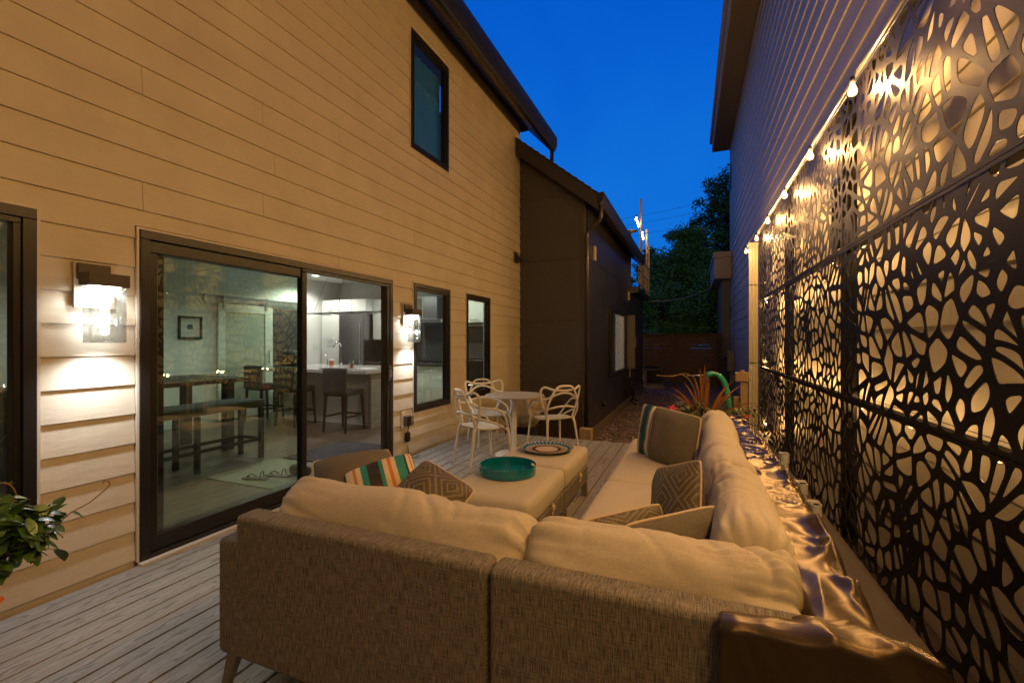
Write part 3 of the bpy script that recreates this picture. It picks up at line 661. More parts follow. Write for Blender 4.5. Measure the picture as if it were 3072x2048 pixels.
mx2 = n_.new('ShaderNodeMix'); mx2.data_type = 'RGBA'; mx2.blend_type = 'MULTIPLY'; mx2.inputs[0].default_value = .35; l_.new(mx.outputs[2], mx2.inputs[6]); l_.new(n3.outputs['Color'], mx2.inputs[7])
l_.new(mx.outputs[2], p_.inputs['Base Color']); p_.inputs['Roughness'].default_value = .5
bp = n_.new('ShaderNodeBump'); bp.invert = True; bp.inputs['Strength'].default_value = .5; bp.inputs['Distance'].default_value = .003; l_.new(rr.outputs[0], bp.inputs['Height']); l_.new(bp.outputs[0], p_.inputs['Normal'])
b = MB(); x = WX+.02; k = 0; BW = .1405
while x < .60:
    x1 = min(x+BW-.0105, .61); w = x1-x
    b.add([(x,-3,-.025),(x1,-3,-.025),(x1,6.16,-.025),(x,6.16,-.025),(x,-3,0),(x1,-3,0),(x1,6.16,0),(x,6.16,0)],
          [(0,3,2,1),(4,5,6,7),(0,1,5,4),(1,2,6,5),(2,3,7,6),(3,0,4,7)],
          [[(k,0),(k,9),(k+1,9),(k+1,0)],[(k+.02,-3),(k+.98,-3),(k+.98,6.16),(k+.02,6.16)]]+[[(k+.1,0),(k+.2,0),(k+.2,.1),(k+.1,.1)]]*4)
    x += BW; k += 1
tag(b.build('deck', m_deck, bevel=.003, seg=1), kind='structure')
b = MB(); b.box((WX+.01,-3,-.30),(.60,6.12,-.032)); tag(b.build('deck_framing', mat('dark_joists', (.02,.017,.014), .9)), kind='structure')
t = empty('deck_stair_post', (-1.53,6.3,-.45), 'short yellow pine post against the dark wall at the deck edge', 'post')
b = MB(); b.box((-1.66,6.75,-.46),(-1.48,6.9,.03)); b.build('post', m_wood, t, bevel=.004)
# slatted skirt below the brown wall
t = empty('slatted_skirt', (-2.4,7.9,-.45), 'dark vertical slat screen along the foot of the brown wall', 'slat screen')
b = MB()
for k in range(28): b.box((-3.05+k*.043,7.86,-.45),(-3.05+k*.043+.026,7.9,.30))
b.box((-3.06,7.901,.22),(-1.86,7.93,.27)); b.box((-3.06,7.901,-.3),(-1.86,7.93,-.25)); b.build('slats', mat('brown_stained_slat', (.06,.04,.03), .6), t)
# ------------------------------------------------------------------ dark house
dh = empty('dark_house', (-2.6,12.5,-.46), 'dark brown panelled house wing with a sloping shingle roof', 'house')
b = MB(); b.prism([(-3.16,-.46),(-1.885,-.46),(-1.885,3.96),(-3.16,4.975)], 8.10, 8.2, 'y')
b.build('front_wall', m_brown, dh)
b = MB()
for z in (.6,1.748,2.896,4.056):
    b.box((-3.155,8.088,z-.012),(-1.95 if z < 4 else -2.05,8.099,z+.012))
b.box((-1.945,8.083,-.46),(-1.885,8.099,3.97)); b.build('seam_trim', mat('brown_trim', (.065,.053,.045), .35), dh, bevel=.003)
b = MB(); b.prism([(8.2,-.46),(17.3,-.46),(17.3,3.0),(14.1,3.0),(14.1,3.95),(8.2,3.95)], -1.95, -1.85, 'x'); b.build('side_wall', m_char, dh)
b = MB()
for y in (8.7,9.9,11.1,12.3,13.5,14.7,15.9): b.box((-1.849,y-.006,-.46),(-1.846,y+.006,2.9))
for z in (.50,2.06,2.93): b.box((-1.849,8.2,z-.012),(-1.8415,17.3,z+.012))
b.build('seam_trim', m_char, dh)
b = MB(); b.box((-7.5,17.2,-.46),(-1.951,17.3,3.0)); b.box((-7.5,14.0,3.0),(-1.951,14.1,3.95)); b.build('rear_wall', m_char, dh)
b = MB(); b.box((-1.86,8.2,-.46),(-1.82,17.3,-.30)); b.build('foundation', mat('pale_concrete_base', (.10,.08,.055), .8, var=.2), dh)
sl = -.795
def rz(x): return 5.277+sl*(x+3.285)
b = MB(); b.prism([(-7.5,rz(-3.285)+2.2),(-3.285,rz(-3.285)),(-1.62,rz(-1.62)),(-1.62,rz(-1.62)-.20),(-3.285,rz(-3.285)-.22),(-7.5,rz(-3.285)+1.9)], 8.205, 14.6, 'y'); b.prism([(-3.14,rz(-3.14)),(-1.62,rz(-1.62)),(-1.62,rz(-1.62)-.20),(-3.14,rz(-3.14)-.22)], 8.0, 8.2049, 'y')
# keep the wing's roof off the tan house: only the part in front of it is in view
dro = b.build('roof', m_soffit, dh)
b = MB(); b.prism([(-3.14,rz(-3.14)+.005),(-1.60,rz(-1.60)+.005),(-1.60,rz(-1.60)-.27),(-3.14,rz(-3.14)-.29)], 7.84, 7.999, 'y'); b.build('rake_board', mat('rake_brown', (.032,.026,.023), .45, bump=.1), dro, bevel=.003)
b = MB()
n = 13
for k in range(n):
    xa = max(-3.14, -1.59-(k+1)*.12); xb = -1.59-k*.12
    b.prism([(xa,rz(xa)+.008),(xb,rz(xb)+.008),(xb,rz(xb)+.034),(xa,rz(xa)+.014)], 7.81, 14.62, 'y')
b.build('shingles', m_roofd, dro)
b = MB(); b.prism([(-1.615,3.74),(-1.55,3.74),(-1.49,3.84),(-1.49,3.96),(-1.505,3.96),(-1.615,3.955)], 7.84, 14.65, 'y'); b.build('gutter', m_navy, dro, bevel=.006)
b = MB(); b.tube(catmull([(-1.56,7.95,3.76),(-1.56,7.95,3.62),(-1.60,7.98,3.50),(-1.74,8.03,3.40),(-1.83,8.05,3.30),(-1.835,8.05,3.1)], 6)+[Vector((-1.835,8.05,-.40))], .036, 10)
for z in (3.45,): pass
b.build('downspout', mat('brown_downspout', (.035,.028,.024), .35), dh, smooth=True)
b = MB(); b.box((-1.90,8.0,-.46),(-1.80,8.082,.1)); b.build('corner_base', m_navy, dh)
window(10.25, 12.75, .55, 2.12, dh, 'window', m_glass1, .06, X=-1.80, sg=1)
b = MB(); b.box((-1.842,10.36,.62),(-1.838,10.6,2.05)); [b.box((-1.8419,y,.62),(-1.8385,y+.33,2.05)) for y in (11.2,11.56,11.92,12.28)]; b.build('blind', emis('self_glowing_blind', (.9,.92,.85), .16), dh)  # blind glows by itself, in place of lamplight from the room
t2 = MB(); t2.box((-2.4,10.0,.3),(-2.3,13.0,2.4)); t2.build('room_wall', m_char, dh)
b = MB(); b.box((-1.85,13.0,.60),(-1.60,13.04,.66)); b.box((-1.85,13.0,2.04),(-1.60,13.04,2.10)); b.box((-1.85,13.0,.6601),(-1.81,13.04,2.0399)); b.box((-1.64,13.0,.6601),(-1.60,13.04,2.0399)); cs = b.build('open_casement', mat('bronze_sash', (.10,.08,.06), .4), dh, bevel=.003)
b = MB(); b.box((-1.81,13.012,.66),(-1.64,13.03,2.04)); b.build('pane', mat('frosted_pane', (.12,.125,.115), .3), cs)
vent(dh, -1.85, 9.6, .05, .08)
b = MB(); b.box((-1.849,8.62,2.92),(-1.80,8.72,3.2)); b.build('wall_light', mat('pale_fixture', (.45,.35,.28), .4), dh, bevel=.01)
b = MB(); b.box((-1.849,13.4,2.55),(-1.80,13.5,2.8)); b.build('vent_cover', mat('grey_fixture', (.35,.33,.3), .4), dh, bevel=.01)
b = MB(); b.box((-1.849,12.9,-.1),(-1.74,13.2,.35)); b.build('gas_meter_box', m_black, dh, bevel=.01)
b = MB(); b.tube([(-1.80,13.4,.3),(-1.80,13.4,1.5)], .03, 8); b.box((-1.849,14.2,1.2),(-1.72,14.4,1.5)); b.build('conduit', mat('grey_conduit', (.14,.13,.13), .4), dh)
for y, z in ((13.05,-.3),(13.3,-.25)):
    b = MB(); b.tube(catmull([(-1.75,y,z+.3),(-1.68,y+.05,z+.1),(-1.72,y+.2,z-.05),(-1.60,y+.3,z-.14)], 5), .02, 6); b.build('flex_pipe', m_black, dh)
# balcony with posts
bal = empty('balcony', (-1.75,15.7,3.0), 'upper balcony with slim pale posts and rails at the far end of the dark house', 'balcony')
b = MB(); b.box((-1.849,14.1,2.85),(-1.62,17.5,3.02)); b.box((-2.8,14.11,3.021),(-1.85,17.5,3.04)); b.build('floor', m_navy, bal)
b = MB(); b.box((-1.66,14.12,3.98),(-1.62,17.5,4.03)); b.box((-1.655,14.12,3.12),(-1.625,17.5,3.15)); b.box((-1.655,14.12,3.55),(-1.625,17.5,3.57)); b.build('rail', mat('pale_rail', (.35,.31,.27), .4), bal)
for y in [14.2+.30*k for k in range(12)]:
    b = MB(); b.box((-1.65,y-.008,3.151),(-1.633,y+.008,3.979)); b.build('baluster', mat('pale_rail', (.35,.31,.27), .4), bal)
for y, z1 in ((14.85,5.9),(16.6,5.35),(17.4,4.95)):
    b = MB(); b.box((-1.67,y-.035,3.021),(-1.61,y+.035,z1)); b.build('post', mat('brown_post', (.30,.22,.17), .5), bal, bevel=.005)
# ------------------------------------------------------------------ fence, AC unit, propane, bits on the ground
m_fence = mat('dark_stained_fence', (.10,.065,.045), .8, var=.35, vs=5, stretch=(1,6,6), bump=.3, bs=14, bstretch=(.5,6,6))
fn = empty('wooden_fence', (-.9,20.6,-.46), 'dark horizontal board fence closing the end of the side yard', 'fence')
b = MB()
for k in range(14):
    z = -.40+k*.148
    for xa, xb in ((-2.9,-.93),(-.90,.66)): b.box((xa,20.6+.004*(k%2),z),(xb,20.63+.004*(k%2),z+.143))
b.build('boards', m_fence, fn)
for x in (-2.45,-.915,.64):
    b = MB(); b.box((x-.06,20.50,-.46),(x+.06,20.598,1.66)); b.build('post', m_fence, fn, bevel=.004)
b = MB(); b.box((-2.9,20.48,1.671),(1.0,20.66,1.70)); b.build('cap_rail', m_fence, fn)
b = MB(); b.box((-.75,20.55,.2),(.62,20.59,.28),rot=(0,R(-48),0)); b.build('brace', m_fence, fn)
b = MB(); b.box((.66,20.4,-.46),(.98,20.66,1.66)); b.build('end_board', m_fence, fn)
ac = empty('air_conditioner', (-1.75,19.6,-.46), 'boxy grey outdoor air conditioning condenser in front of the fence', 'air conditioner')
b = MB(); b.box((-2.19,19.2,-.36),(-1.28,20.0,.20)); b.box((-2.20,19.19,.201),(-1.27,20.01,.25)); b.build('casing', mat('grey_metal', (.13,.125,.12), .4), ac, bevel=.02)
b = MB(); [b.box((-1.88,19.17,-.32+k*.035),(-1.31,19.189,-.305+k*.035)) for k in range(14)]; b.box((-1.89,19.18,-.33),(-1.30,19.1895,.19)); b.build('louvre_panel', m_black, ac)
b = MB(); b.lathe([(.30,0),(.34,.05),(.1,.08),(.001,.08)], (-1.73,19.6,.251), 20); b.build('fan_grille', m_black, ac)
b = MB(); b.box((-2.12,19.178,-.2),(-2.0,19.189,0)); b.build('rating_label', mat('pale_label', (.4,.4,.38), .6), ac)
b = MB(); b.box((-2.35,18.95,-.46),(-1.2,20.2,-.37)); tag(b.build('condenser_pad', mat('concrete_pad', (.2,.18,.15), .8, var=.2), bevel=.01), 'flat pale pad under the outdoor condenser', 'pad')
b = MB(); b.box((-2.5,18.3,-.455),(-1.15,18.55,-.40), rot=(0,0,-.12)); tag(b.build('ground_plank', m_wood), 'loose weathered plank lying on the mulch before the condenser', 'plank')
pt = empty('propane_tank', (.35,19.8,-.46), 'small white propane tank standing against the fence', 'gas tank')
b = MB(); b.lathe([(.001,0),(.1,0),(.15,.06),(.155,.12),(.155,.26),(.13,.34),(.05,.38),(.001,.38)], (.35,19.8,-.42), 18); b.build('cylinder', mat('white_tank', (.5,.5,.5), .35), pt, smooth=True)
b = MB(); b.lathe([(.10,.34),(.10,.48),(.092,.48),(.092,.34)], (.35,19.8,-.42), 14); b.build('collar', m_white, pt)
# ------------------------------------------------------------------ neighbour's grey house (right)
m_grey = mat('grey_lap_siding', (.44,.385,.30), .5, var=.07, vs=1.5, bump=.35, bs=24, bstretch=(1,.35,1), bd=.006)
m_greyp = mat('grey_panel', (.22,.20,.18), .5, bump=.1)
NX = 1.56
nh = rempty('grey_house', (NX,9,-.46), 'tall grey lap sided neighbour house behind the cut metal screens', 'house')
NH = [(5.45,6.3,2.23,3.22), (20.3,20.7,2.28,2.83), (20.1,20.6,7.45,8.66)]
def jr(k): return [[3.1,6.8,10.4,14.1,17.6],[4.4,8.1,11.6,15.2],[2.2,5.9,9.4,13.0,16.6],[1.0,3.7,7.3,11.0,14.6]][k % 4]
b = MB(RF); siding(b, NX, -1, -3.0, 20.9, -.708, .311, 34, NH, jr, lip=.017, z1max=9.49); b.build('wall', m_grey, nh)
b = MB(RF); b.box((NX+.12,-3,-.46),(NX+6,-2.9,9.4)); b.box((NX+.121,20.8,-.46),(NX+6,20.9,9.4)); b.build('end_wall', m_grey, nh)
b = MB(RF)
b.prism([(NX-.625,9.48),(NX+7,9.48),(NX+7,10.3),(NX-.625,9.82)], -3.3, 21.2, 'y'); er = b.build('eave', mat('tan_soffit', (.17,.135,.10), .6), nh)
b = MB(RF); b.box((NX-.68,-3.3,9.48),(NX-.626,21.2,9.85)); b.box((NX-.77,-3.3,9.851),(NX-.626,21.25,10.08)); b.build('fascia', mat('pale_fascia', (.38,.34,.30), .5), er, bevel=.005)
b = MB(RF); b.box((NX-.02,-3,9.42),(NX+.001,20.9,9.479)); b.build('frieze', m_greyp, nh)
for y0, y1, z0, z1 in ((5.46,6.29,2.24,3.21),(20.31,20.69,2.29,2.82),(20.11,20.59,7.46,8.65)):
    window(y0, y1, z0, z1, nh, 'window', m_glassd, .05, X=NX, sg=-1, xf=RF)
b = MB(RF)
b.box((1.24,20.88,-.46),(1.54,20.97,3.93)); b.box((1.24,20.971,-.46),(1.32,31,3.93)); b.build('low_wing_wall', m_greyp, nh)
b = MB(RF); b.box((.92,20.1,3.91),(1.543,31.0,4.76)); b.box((.88,20.05,4.761),(1.543,31.0,4.99)); b.build('low_wing_roof', mat('pale_fascia', (.38,.34,.30), .5), nh, bevel=.008)
b = MB(RF); b.box((1.231,20.975,2.01),(1.238,30,2.04)); b.build('panel_seam', m_greyp, nh)
mt = MB(RF); mt.box((1.30,18.6,.25),(1.54,18.85,1.02)); eo = mt.build('electric_meter', mat('grey_enamel_box', (.22,.2,.18), .45), nh, bevel=.01)
mt = MB(RF); mt.lathe([(.001,0),(.09,0),(.09,-.14),(.07,-.16),(.001,-.16)], (1.30,18.72,.70), 18, 'x'); mt.build('meter_dial', glass('meter_glass', (.5,.5,.5), 1.8), eo, smooth=True)
mt = MB(RF); mt.tube([(1.45,18.72,.25),(1.45,18.72,-.4)], .04, 10); mt.box((1.39,18.62,-.2),(1.535,18.82,.12)); mt.tube([(1.50,18.56,1.02),(1.50,18.56,3.1)], .02, 8); mt.build('conduit', mat('grey_enamel_box', (.22,.2,.18), .45), eo)
# beige downspout column with ribs at the far end of the screens
t = rempty('rain_downspout', (1.14,9.8,-.4), 'square beige downspout lit by bulbs at the far end of the screens', 'downspout')
m_beige = mat('beige_aluminium', (.36,.33,.27), .35)
b = MB(RF); b.prism([(1.06,9.78),(1.095,9.78),(1.10,9.79),(1.115,9.79),(1.12,9.78),(1.155,9.78),(1.16,9.79),(1.175,9.79),(1.18,9.78),(1.215,9.78),(1.215,9.9),(1.06,9.9)], -.4, 3.22, 'z'); b.build('pipe', m_beige, t)
b = MB(RF)
for z in (2.45,.95,-.25): b.box((1.052,9.772,z-.006),(1.222,9.905,z+.006))
b.build('strap', m_black, t)
b = MB(RF); b.box((1.05,9.77,3.2201),(1.225,9.91,3.26)); b.build('cap', m_beige, t)
# pair of pine posts near the screens
t = empty('pine_gate_post', (.62,7.5,-.45), 'short pine post with a square cap standing right of the planter', 'post')
b = MB(); b.box((.60,7.45,-.46),(.70,7.55,.76)); b.box((.52,7.60,-.46),(.595,7.68,.52)); b.build('post', m_wood, t, bevel=.004)
b = MB(); b.box((.53,7.42,.77),(.71,7.58,.90)); b.box((.60,7.46,.901),(.66,7.54,.93)); b.build('cap', m_wood, t, bevel=.006)
# timber sleeper and pvc fittings along the foot of the screens
b = MB(RF); b.box((.93,-2.5,-.459),(1.10,9.6,-.20)); b.box((1.101,-2.5,-.459),(1.54,9.6,-.30)); tag(b.build('timber_sleeper', mat('tan_sleeper', (.05,.033,.016), .7, var=.2, vs=3, stretch=(4,.5,4))), 'long tan timber sleeper lying below the screens beside the deck', 'timber')
for i, (y, hh) in enumerate(((6.1,.04),(5.2,-.04),(4.7,-.08))):
    t = rempty('pvc_riser', (1.06,y,-.2), ['tall white plastic pipe riser nearest the downspout below the screens','middle white plastic pipe riser below the screens','short white plastic pipe riser nearest the camera below the screens'][i], 'pipe', 'white plastic pipe risers')
    b = MB(RF); b.tube([(1.04,y,-.19),(1.04,y,hh)], .035, 12); b.tube([(1.04,y,hh-.1),(1.04,y,hh)], .043, 12); b.build('pipe', m_white, t, smooth=True, angle=40)
    b = MB(RF); b.box((1.0,y+.12,-.19),(1.10,y+.20,hh-.02)); b.build('bracket', m_beige, t, bevel=.003)
# ------------------------------------------------------------------ cut metal screens
m_screen = mat('dark_bronze_sheet', (.007,.0055,.0045), .5, .1, var=.15, vs=60, bump=.05, bs=220, spec=.26)
SX = 1.20; PW = 2.45; PH = 1.245; SY0 = -.30; SZ0 = -.36
def clip(poly, a, b, c):      # keep a*x+b*y<=c
    out = []
    for i in range(len(poly)):
        p = poly[i]; q = poly[(i+1) % len(poly)]; dp = a*p[0]+b*p[1]-c; dq = a*q[0]+b*q[1]-c
        if dp <= 0: out.append(p)
        if (dp < 0 < dq) or (dq < 0 < dp):
            t = dp/(dp-dq); out.append((p[0]+(q[0]-p[0])*t, p[1]+(q[1]-p[1])*t))
    return out
def panel_mesh(seed, ncell, dep=.004):
    rnd = random.Random(seed); bw = .02; Wd, Hd = PW-2*bw, PH-2*bw
    kx, ky = 1.0, 1.0
    LW, LH = Wd*kx, Hd*ky
    # seeds: mixed density
    pts = []; tries = 0
    while len(pts) < ncell and tries < 9000:
        tries += 1
        p = (rnd.random()*LW, rnd.random()*LH)
        dn = .5+.5*noise.noise(Vector((p[0]*1.6+seed, p[1]*2.2, seed)))
        rmin = .098+.15*dn*dn; ta = 5.5*noise.noise(Vector((p[0]*.9+seed*3.1, p[1]*1.1, 4.2))); ca, sa = math.cos(ta), math.sin(ta)   # seeds crowd along a turning direction, so the openings run across it
        if all((((p[0]-q[0])*ca+(p[1]-q[1])*sa)/(rmin*1.75))**2+((-(p[0]-q[0])*sa+(p[1]-q[1])*ca)/(rmin*.47))**2 > 1 for q in pts): pts.append(p)
    def warp(p):
        u, v = p[0]/LW, p[1]/LH; e = min(1, 7*u, 7*(1-u), 5*v, 5*(1-v)); e = e*e*(3-2*e)
        x = u*Wd; y = v*Hd
        x += e*(.06*math.sin(3.4*y+1.3*seed)+.04*math.sin(4.6*x+5.1*y+seed)); y += e*(.06*math.sin(3.9*x+seed*2.1)+.02*math.sin(7*x-4*y))
        return (bw+max(0, min(Wd, x)), bw+max(0, min(Hd, y)))
    vs = []; fs = []
    for i, p in enumerate(pts):
        nb = sorted(range(len(pts)), key=lambda j: (pts[j][0]-p[0])**2+(pts[j][1]-p[1])**2)[1:40]
        outer = [(0,0),(LW,0),(LW,LH),(0,LH)]; sh = .007; inner = list(outer)
        inner = [(.006,.004),(LW-.006,.004),(LW-.006,LH-.004),(.006,LH-.004)]
        for j in nb:
            q = pts[j]; a, b_ = q[0]-p[0], q[1]-p[1]; L = math.hypot(a, b_); a /= L; b_ /= L
            c = a*(p[0]+q[0])/2+b_*(p[1]+q[1])/2
            outer = clip(outer, a, b_, c); inner = clip(inner, a, b_, c-(.0115+.018*random.Random(min(i,j)*997+max(i,j)*31+seed).random()**1.4+.022*max(0, noise.noise(Vector((p[0]*1.5+q[0]*.5, (p[1]+q[1])*1.1, seed))))))
        def area(P): return .5*sum(P[k][0]*P[(k+1)%len(P)][1]-P[(k+1)%len(P)][0]*P[k][1] for k in range(len(P))) if len(P) > 2 else 0
        if area(inner) < .0006:
            b0 = len(vs); w = [warp(q) for q in outer]; n = len(w)
            vs += [(0,y,z) for y, z in w]+[(dep,y,z) for y, z in w]; fs += [tuple(range(b0, b0+n)), tuple(range(b0+n, b0+2*n))[::-1]]; continue
        for _ in range(2):
            inner = [pt for k in range(len(inner)) for a_, b2 in [(inner[k], inner[(k+1)%len(inner)])] for pt in ((a_[0]*.80+b2[0]*.20, a_[1]*.80+b2[1]*.20), (a_[0]*.20+b2[0]*.80, a_[1]*.20+b2[1]*.80))]
            if _ == 9: inner = [pt for k, pt in enumerate(inner) if math.dist(pt, inner[k-1]) > .0025] or inner
        cx = sum(q[0] for q in inner)/len(inner); cy = sum(q[1] for q in inner)/len(inner)
        ang = sorted([math.atan2(q[1]-cy, q[0]-cx) for q in inner]+[math.atan2(q[1]-cy, q[0]-cx) for q in outer])
        ang = [a for k, a in enumerate(ang) if k == 0 or a-ang[k-1] > .02]
        def hit(P, a):
            dx, dy = math.cos(a), math.sin(a); best = None
            for k in range(len(P)):
                x1, y1 = P[k][0]-cx, P[k][1]-cy; x2, y2 = P[(k+1)%len(P)][0]-cx, P[(k+1)%len(P)][1]-cy
                den = dx*(y2-y1)-dy*(x2-x1)
                if abs(den) < 1e-12: continue
                t = (x1*(y2-y1)-y1*(x2-x1))/den; s_ = (x1*dy-y1*dx)/den
                if t > 0 and -1e-6 <= s_ <= 1+1e-6: best = t if best is None else max(best, t)
            best = best or .001
            return (cx+dx*best, cy+dy*best)
        O = [warp(hit(outer, a)) for a in ang]; I = [warp(hit(inner, a)) for a in ang]; n = len(ang); b0 = len(vs)
        vs += [(0,y,z) for y, z in O]+[(0,y,z) for y, z in I]+[(dep,y,z) for y, z in O]+[(dep,y,z) for y, z in I]
        for k in range(n):
            m = (k+1) % n
            fs += [(b0+k,b0+m,b0+n+m,b0+n+k), (b0+2*n+k,b0+3*n+k,b0+3*n+m,b0+2*n+m), (b0+n+k,b0+n+m,b0+3*n+m,b0+3*n+k)]
    me = bpy.data.meshes.new('screen_sheet'); me.from_pydata(vs, [], fs); me.materials.append(m_screen); me.update()
    return me
SHEETS = [panel_mesh(3, 250), panel_mesh(8, 230), panel_mesh(14, 260)]
def box_mesh(name, boxes, m):
    b = MB(); [b.box(*q) for q in boxes]
    o = b.build(name, m); me = o.data; bpy.data.objects.remove(o); return me
FR = box_mesh('panel_frame', [((-.001,0,0),(.035,.0199,PH-.004)), ((-.001,PW-.024,0),(.035,PW-.004,PH-.004)), ((-.001,.02,0),(.035,PW-.0241,.0199)), ((-.001,.02,PH-.024),(.035,PW-.0241,PH-.004))], m_screen)
_c = ['column farthest down the wall by the downspout', 'third column from the right edge of the photo', 'second column from the right edge of the photo', 'column beside the camera']
cn = {0:'beside the camera, outside the photo', 1:'at the right edge of the photo', 2:'in the middle column of the wall', 3:'in the far column next to the downspout'}
rn = {0:'bottom', 1:'middle', 2:'top'}
for ci in range(4):
    for ri in range(3):
        t = rempty('metal_screen_panel', (SX, SY0+ci*PW, SZ0+ri*PH), 'cut metal screen panel, %s row, %s' % (rn[ri], cn[ci]), 'screen panel', 'cut metal screen panels on the neighbour wall')
        o = bpy.data.objects.new('cut_sheet', SHEETS[(ci+ri*2) % 3]); COL.objects.link(o); o.parent = t
        o = bpy.data.objects.new('frame', FR); COL.objects.link(o); o.parent = t
t = rempty('screen_support_frame', (1.26, 4.6, SZ0), 'dark steel posts and rails carrying the cut metal screens', 'frame')
for ci in range(5):
    b = MB(RF); y = SY0+ci*PW; b.box((1.238,y-.035,-.46),(1.30,y+.03,3.40)); b.build('post', m_screen, t)
for k in range(4):
    z = SZ0+k*PH
    b = MB(RF); b.box((1.2365,SY0+.04,z-.022),(1.27,SY0+4*PW-.04,z+.018)); b.build('rail', m_screen, t)
b = MB(RF); b.tube([(1.185,-.3,SZ0-.02),(1.185,9.52,SZ0-.02)], .014, 10); b.build('lower_tube', m_navy, t, smooth=True)
b = MB(RF); b.tube([(1.19,-.3,3.405),(1.19,9.75,3.405)], .012, 8); b.tube([(1.225,-.3,3.415),(1.225,9.75,3.415)], .010, 8); b.build('top_tube', mat('galvanised_tube', (.45,.43,.40), .3, .8), t, smooth=True)
# ------------------------------------------------------------------ string lights (the lamps that light the deck)
m_bulb = glass('bulb_glass', (.96,.9,.8), 1.35)
n_ = m_bulb.node_tree.nodes; l_ = m_bulb.node_tree.links; o_ = n_['Material Output']; q_ = o_.inputs['Surface'].links[0].from_socket
e_ = n_.new('ShaderNodeEmission'); e_.inputs[0].default_value = (1,.60,.22,1); e_.inputs[1].default_value = 1.7; a_ = n_.new('ShaderNodeAddShader')
l_.new(q_, a_.inputs[0]); l_.new(e_.outputs[0], a_.inputs[1]); l_.new(a_.outputs[0], o_.inputs['Surface']); m_bulb.cycles.emission_sampling = 'NONE'
m_fil = emis('filament', (1,.62,.25), 90)
m_blk = mat('black_rubber', (.012,.012,.012), .5)
def bulb_meshes():
    b = MB(); b.lathe([(.012,0),(.016,-.012),(.03,-.05),(.031,-.065),(.024,-.085),(.001,-.094)], (0,0,0), 16); o = b.build('bulb_glass', m_bulb, smooth=True); g = o.data; bpy.data.objects.remove(o)
    b = MB(); b.lathe([(.001,.05),(.015,.048),(.017,.0),(.001,0)], (0,0,0), 12); o = b.build('socket', m_blk, smooth=True); s_ = o.data; bpy.data.objects.remove(o)
    b = MB(); b.lathe([(.001,-.012),(.011,-.03),(.013,-.05),(.009,-.07),(.001,-.074)], (0,0,0), 10); o = b.build('filament', m_fil, smooth=True); f = o.data; bpy.data.objects.remove(o)
    return g, s_, f
BG, BS_, BF = bulb_meshes()
def string_lights(label, pts, power, xf=None, cable=None, sc_=1., hang=.07, lamps=True, name='string_lights', lr=.03, ly=0.):
    loc = Vector(pts[0]); loc = xf(loc) if xf else loc
    t = empty(name, loc, label, 'string lights')
    if cable:
        b = MB(xf); b.tube(cable, .0045*sc_, 5); b.build('cable', m_blk, t)
    for i, p in enumerate(pts):
        q = Vector(p); q = xf(q) if xf else q
        e = bpy.data.objects.new('bulb', BG); COL.objects.link(e); e.parent = t; e.location = q-loc; e.scale = (sc_,)*3
        for nm, me in (('socket', BS_), ('filament', BF)):
            o = bpy.data.objects.new(nm, me); COL.objects.link(o); o.parent = e
        pw = power[i] if isinstance(power, (list, tuple)) else power
        if pw:
            d = bpy.data.lights.new('bulb_light', 'POINT'); d.energy = pw; d.color = WARM; d.shadow_soft_size = .03
            o = bpy.data.objects.new('bulb_light', d); COL.objects.link(o); o.parent = e; o.location = (0,0,-.05)
    return t
pts = []; cab = []
ys = [-2.6,-1.25,.1,1.4,2.68,3.96,5.2,6.48,7.78,9.03]
for i, y in enumerate(ys):
    pts.append((1.10, y, 3.235)); cab.append((1.11,y,3.30))
    if i < len(ys)-1: cab += [(1.16,y+.35,3.37),(1.17,y+.64,3.395),(1.16,y+.95,3.37)]
pts.append((1.06,10.25,3.235)); cab += [(1.12,9.6,3.36),(1.07,10.25,3.30)]
BP = 76.
string_lights('warm filament string lights hung along the top rail of the metal screens', pts, [BP*(1.7 if abs(p[1]-1.4) < .1 else .9 if p[1] < 0 else 1) for p in pts], RF, catmull(cab, 3), 1.0)
pb = [(1.30,9.36,2.10),(1.30,9.42,1.02),(1.30,9.42,-.12)]; pw = [20,16,16]; cb = [(1.34,10.0,3.2),(1.31,9.4,2.16),(1.31,9.44,1.07),(1.31,9.44,-.07)]
for row, z in enumerate((2.165, .868, -.33)):  # mostly unseen bulb rows, added to light the wall behind the screens
    for k in range(10):
        y = 8.7-.86*k if row % 2 == 0 else 8.7-.86*(9-k)
        pb.append((1.29, y, z)); pw.append(6.5 if y > 5 else 3.4); cb.append((1.285, y, z+.05))
string_lights('warm filament string lights behind the screen rails, with unseen rows added to light the wall', pb, pw, RF, cb, .55)
# on the balcony of the dark house: positions from (image ray, distance)
def ray(u, v, t):
    th = R(22.28); a = (u-1536)/1352; return (t*(-math.sin(th)+a*math.cos(th)), t*(math.cos(th)+a*math.sin(th)), 1.36+t*(1024-v)/1352)
bb = [ray(1908.7,650.9,13.9),ray(1913.2,661.6,14.3),ray(1916.5,670.5,14.7),ray(1926,692.9,15.6),ray(1927.5,702.5,15.9),ray(1929.7,709.2,16.2)]
string_lights('cluster of warm string lights on the balcony posts of the dark house', bb, [16,0,16,0,16,0], None, catmull(bb, 4), 1.3)
t = empty('balcony_lantern', ray(1891,700,15), 'single bright lantern with a round shade above the eave of the dark house', 'lantern')
q = Vector(ray(1891,716,15))
b = MB(); b.lathe([(.02,.12),(.24,.10),(.25,.09),(.03,.085)], q+Vector((0,0,.15)), 20); b.tube([q+Vector((0,0,.25)), q+Vector((0,0,.04))], .03, 8); b.tube([q+Vector((-.0,0,-.9)), q+Vector((0,0,-.06))], .03, 8); b.build('shade', m_bronze, t, smooth=True, angle=40)
b = MB(); rbox(b, q, (.045,.045,.05), .044, 4); b.build('bulb', emis('lantern_bulb', (1,.68,.32), 60), t, smooth=True)
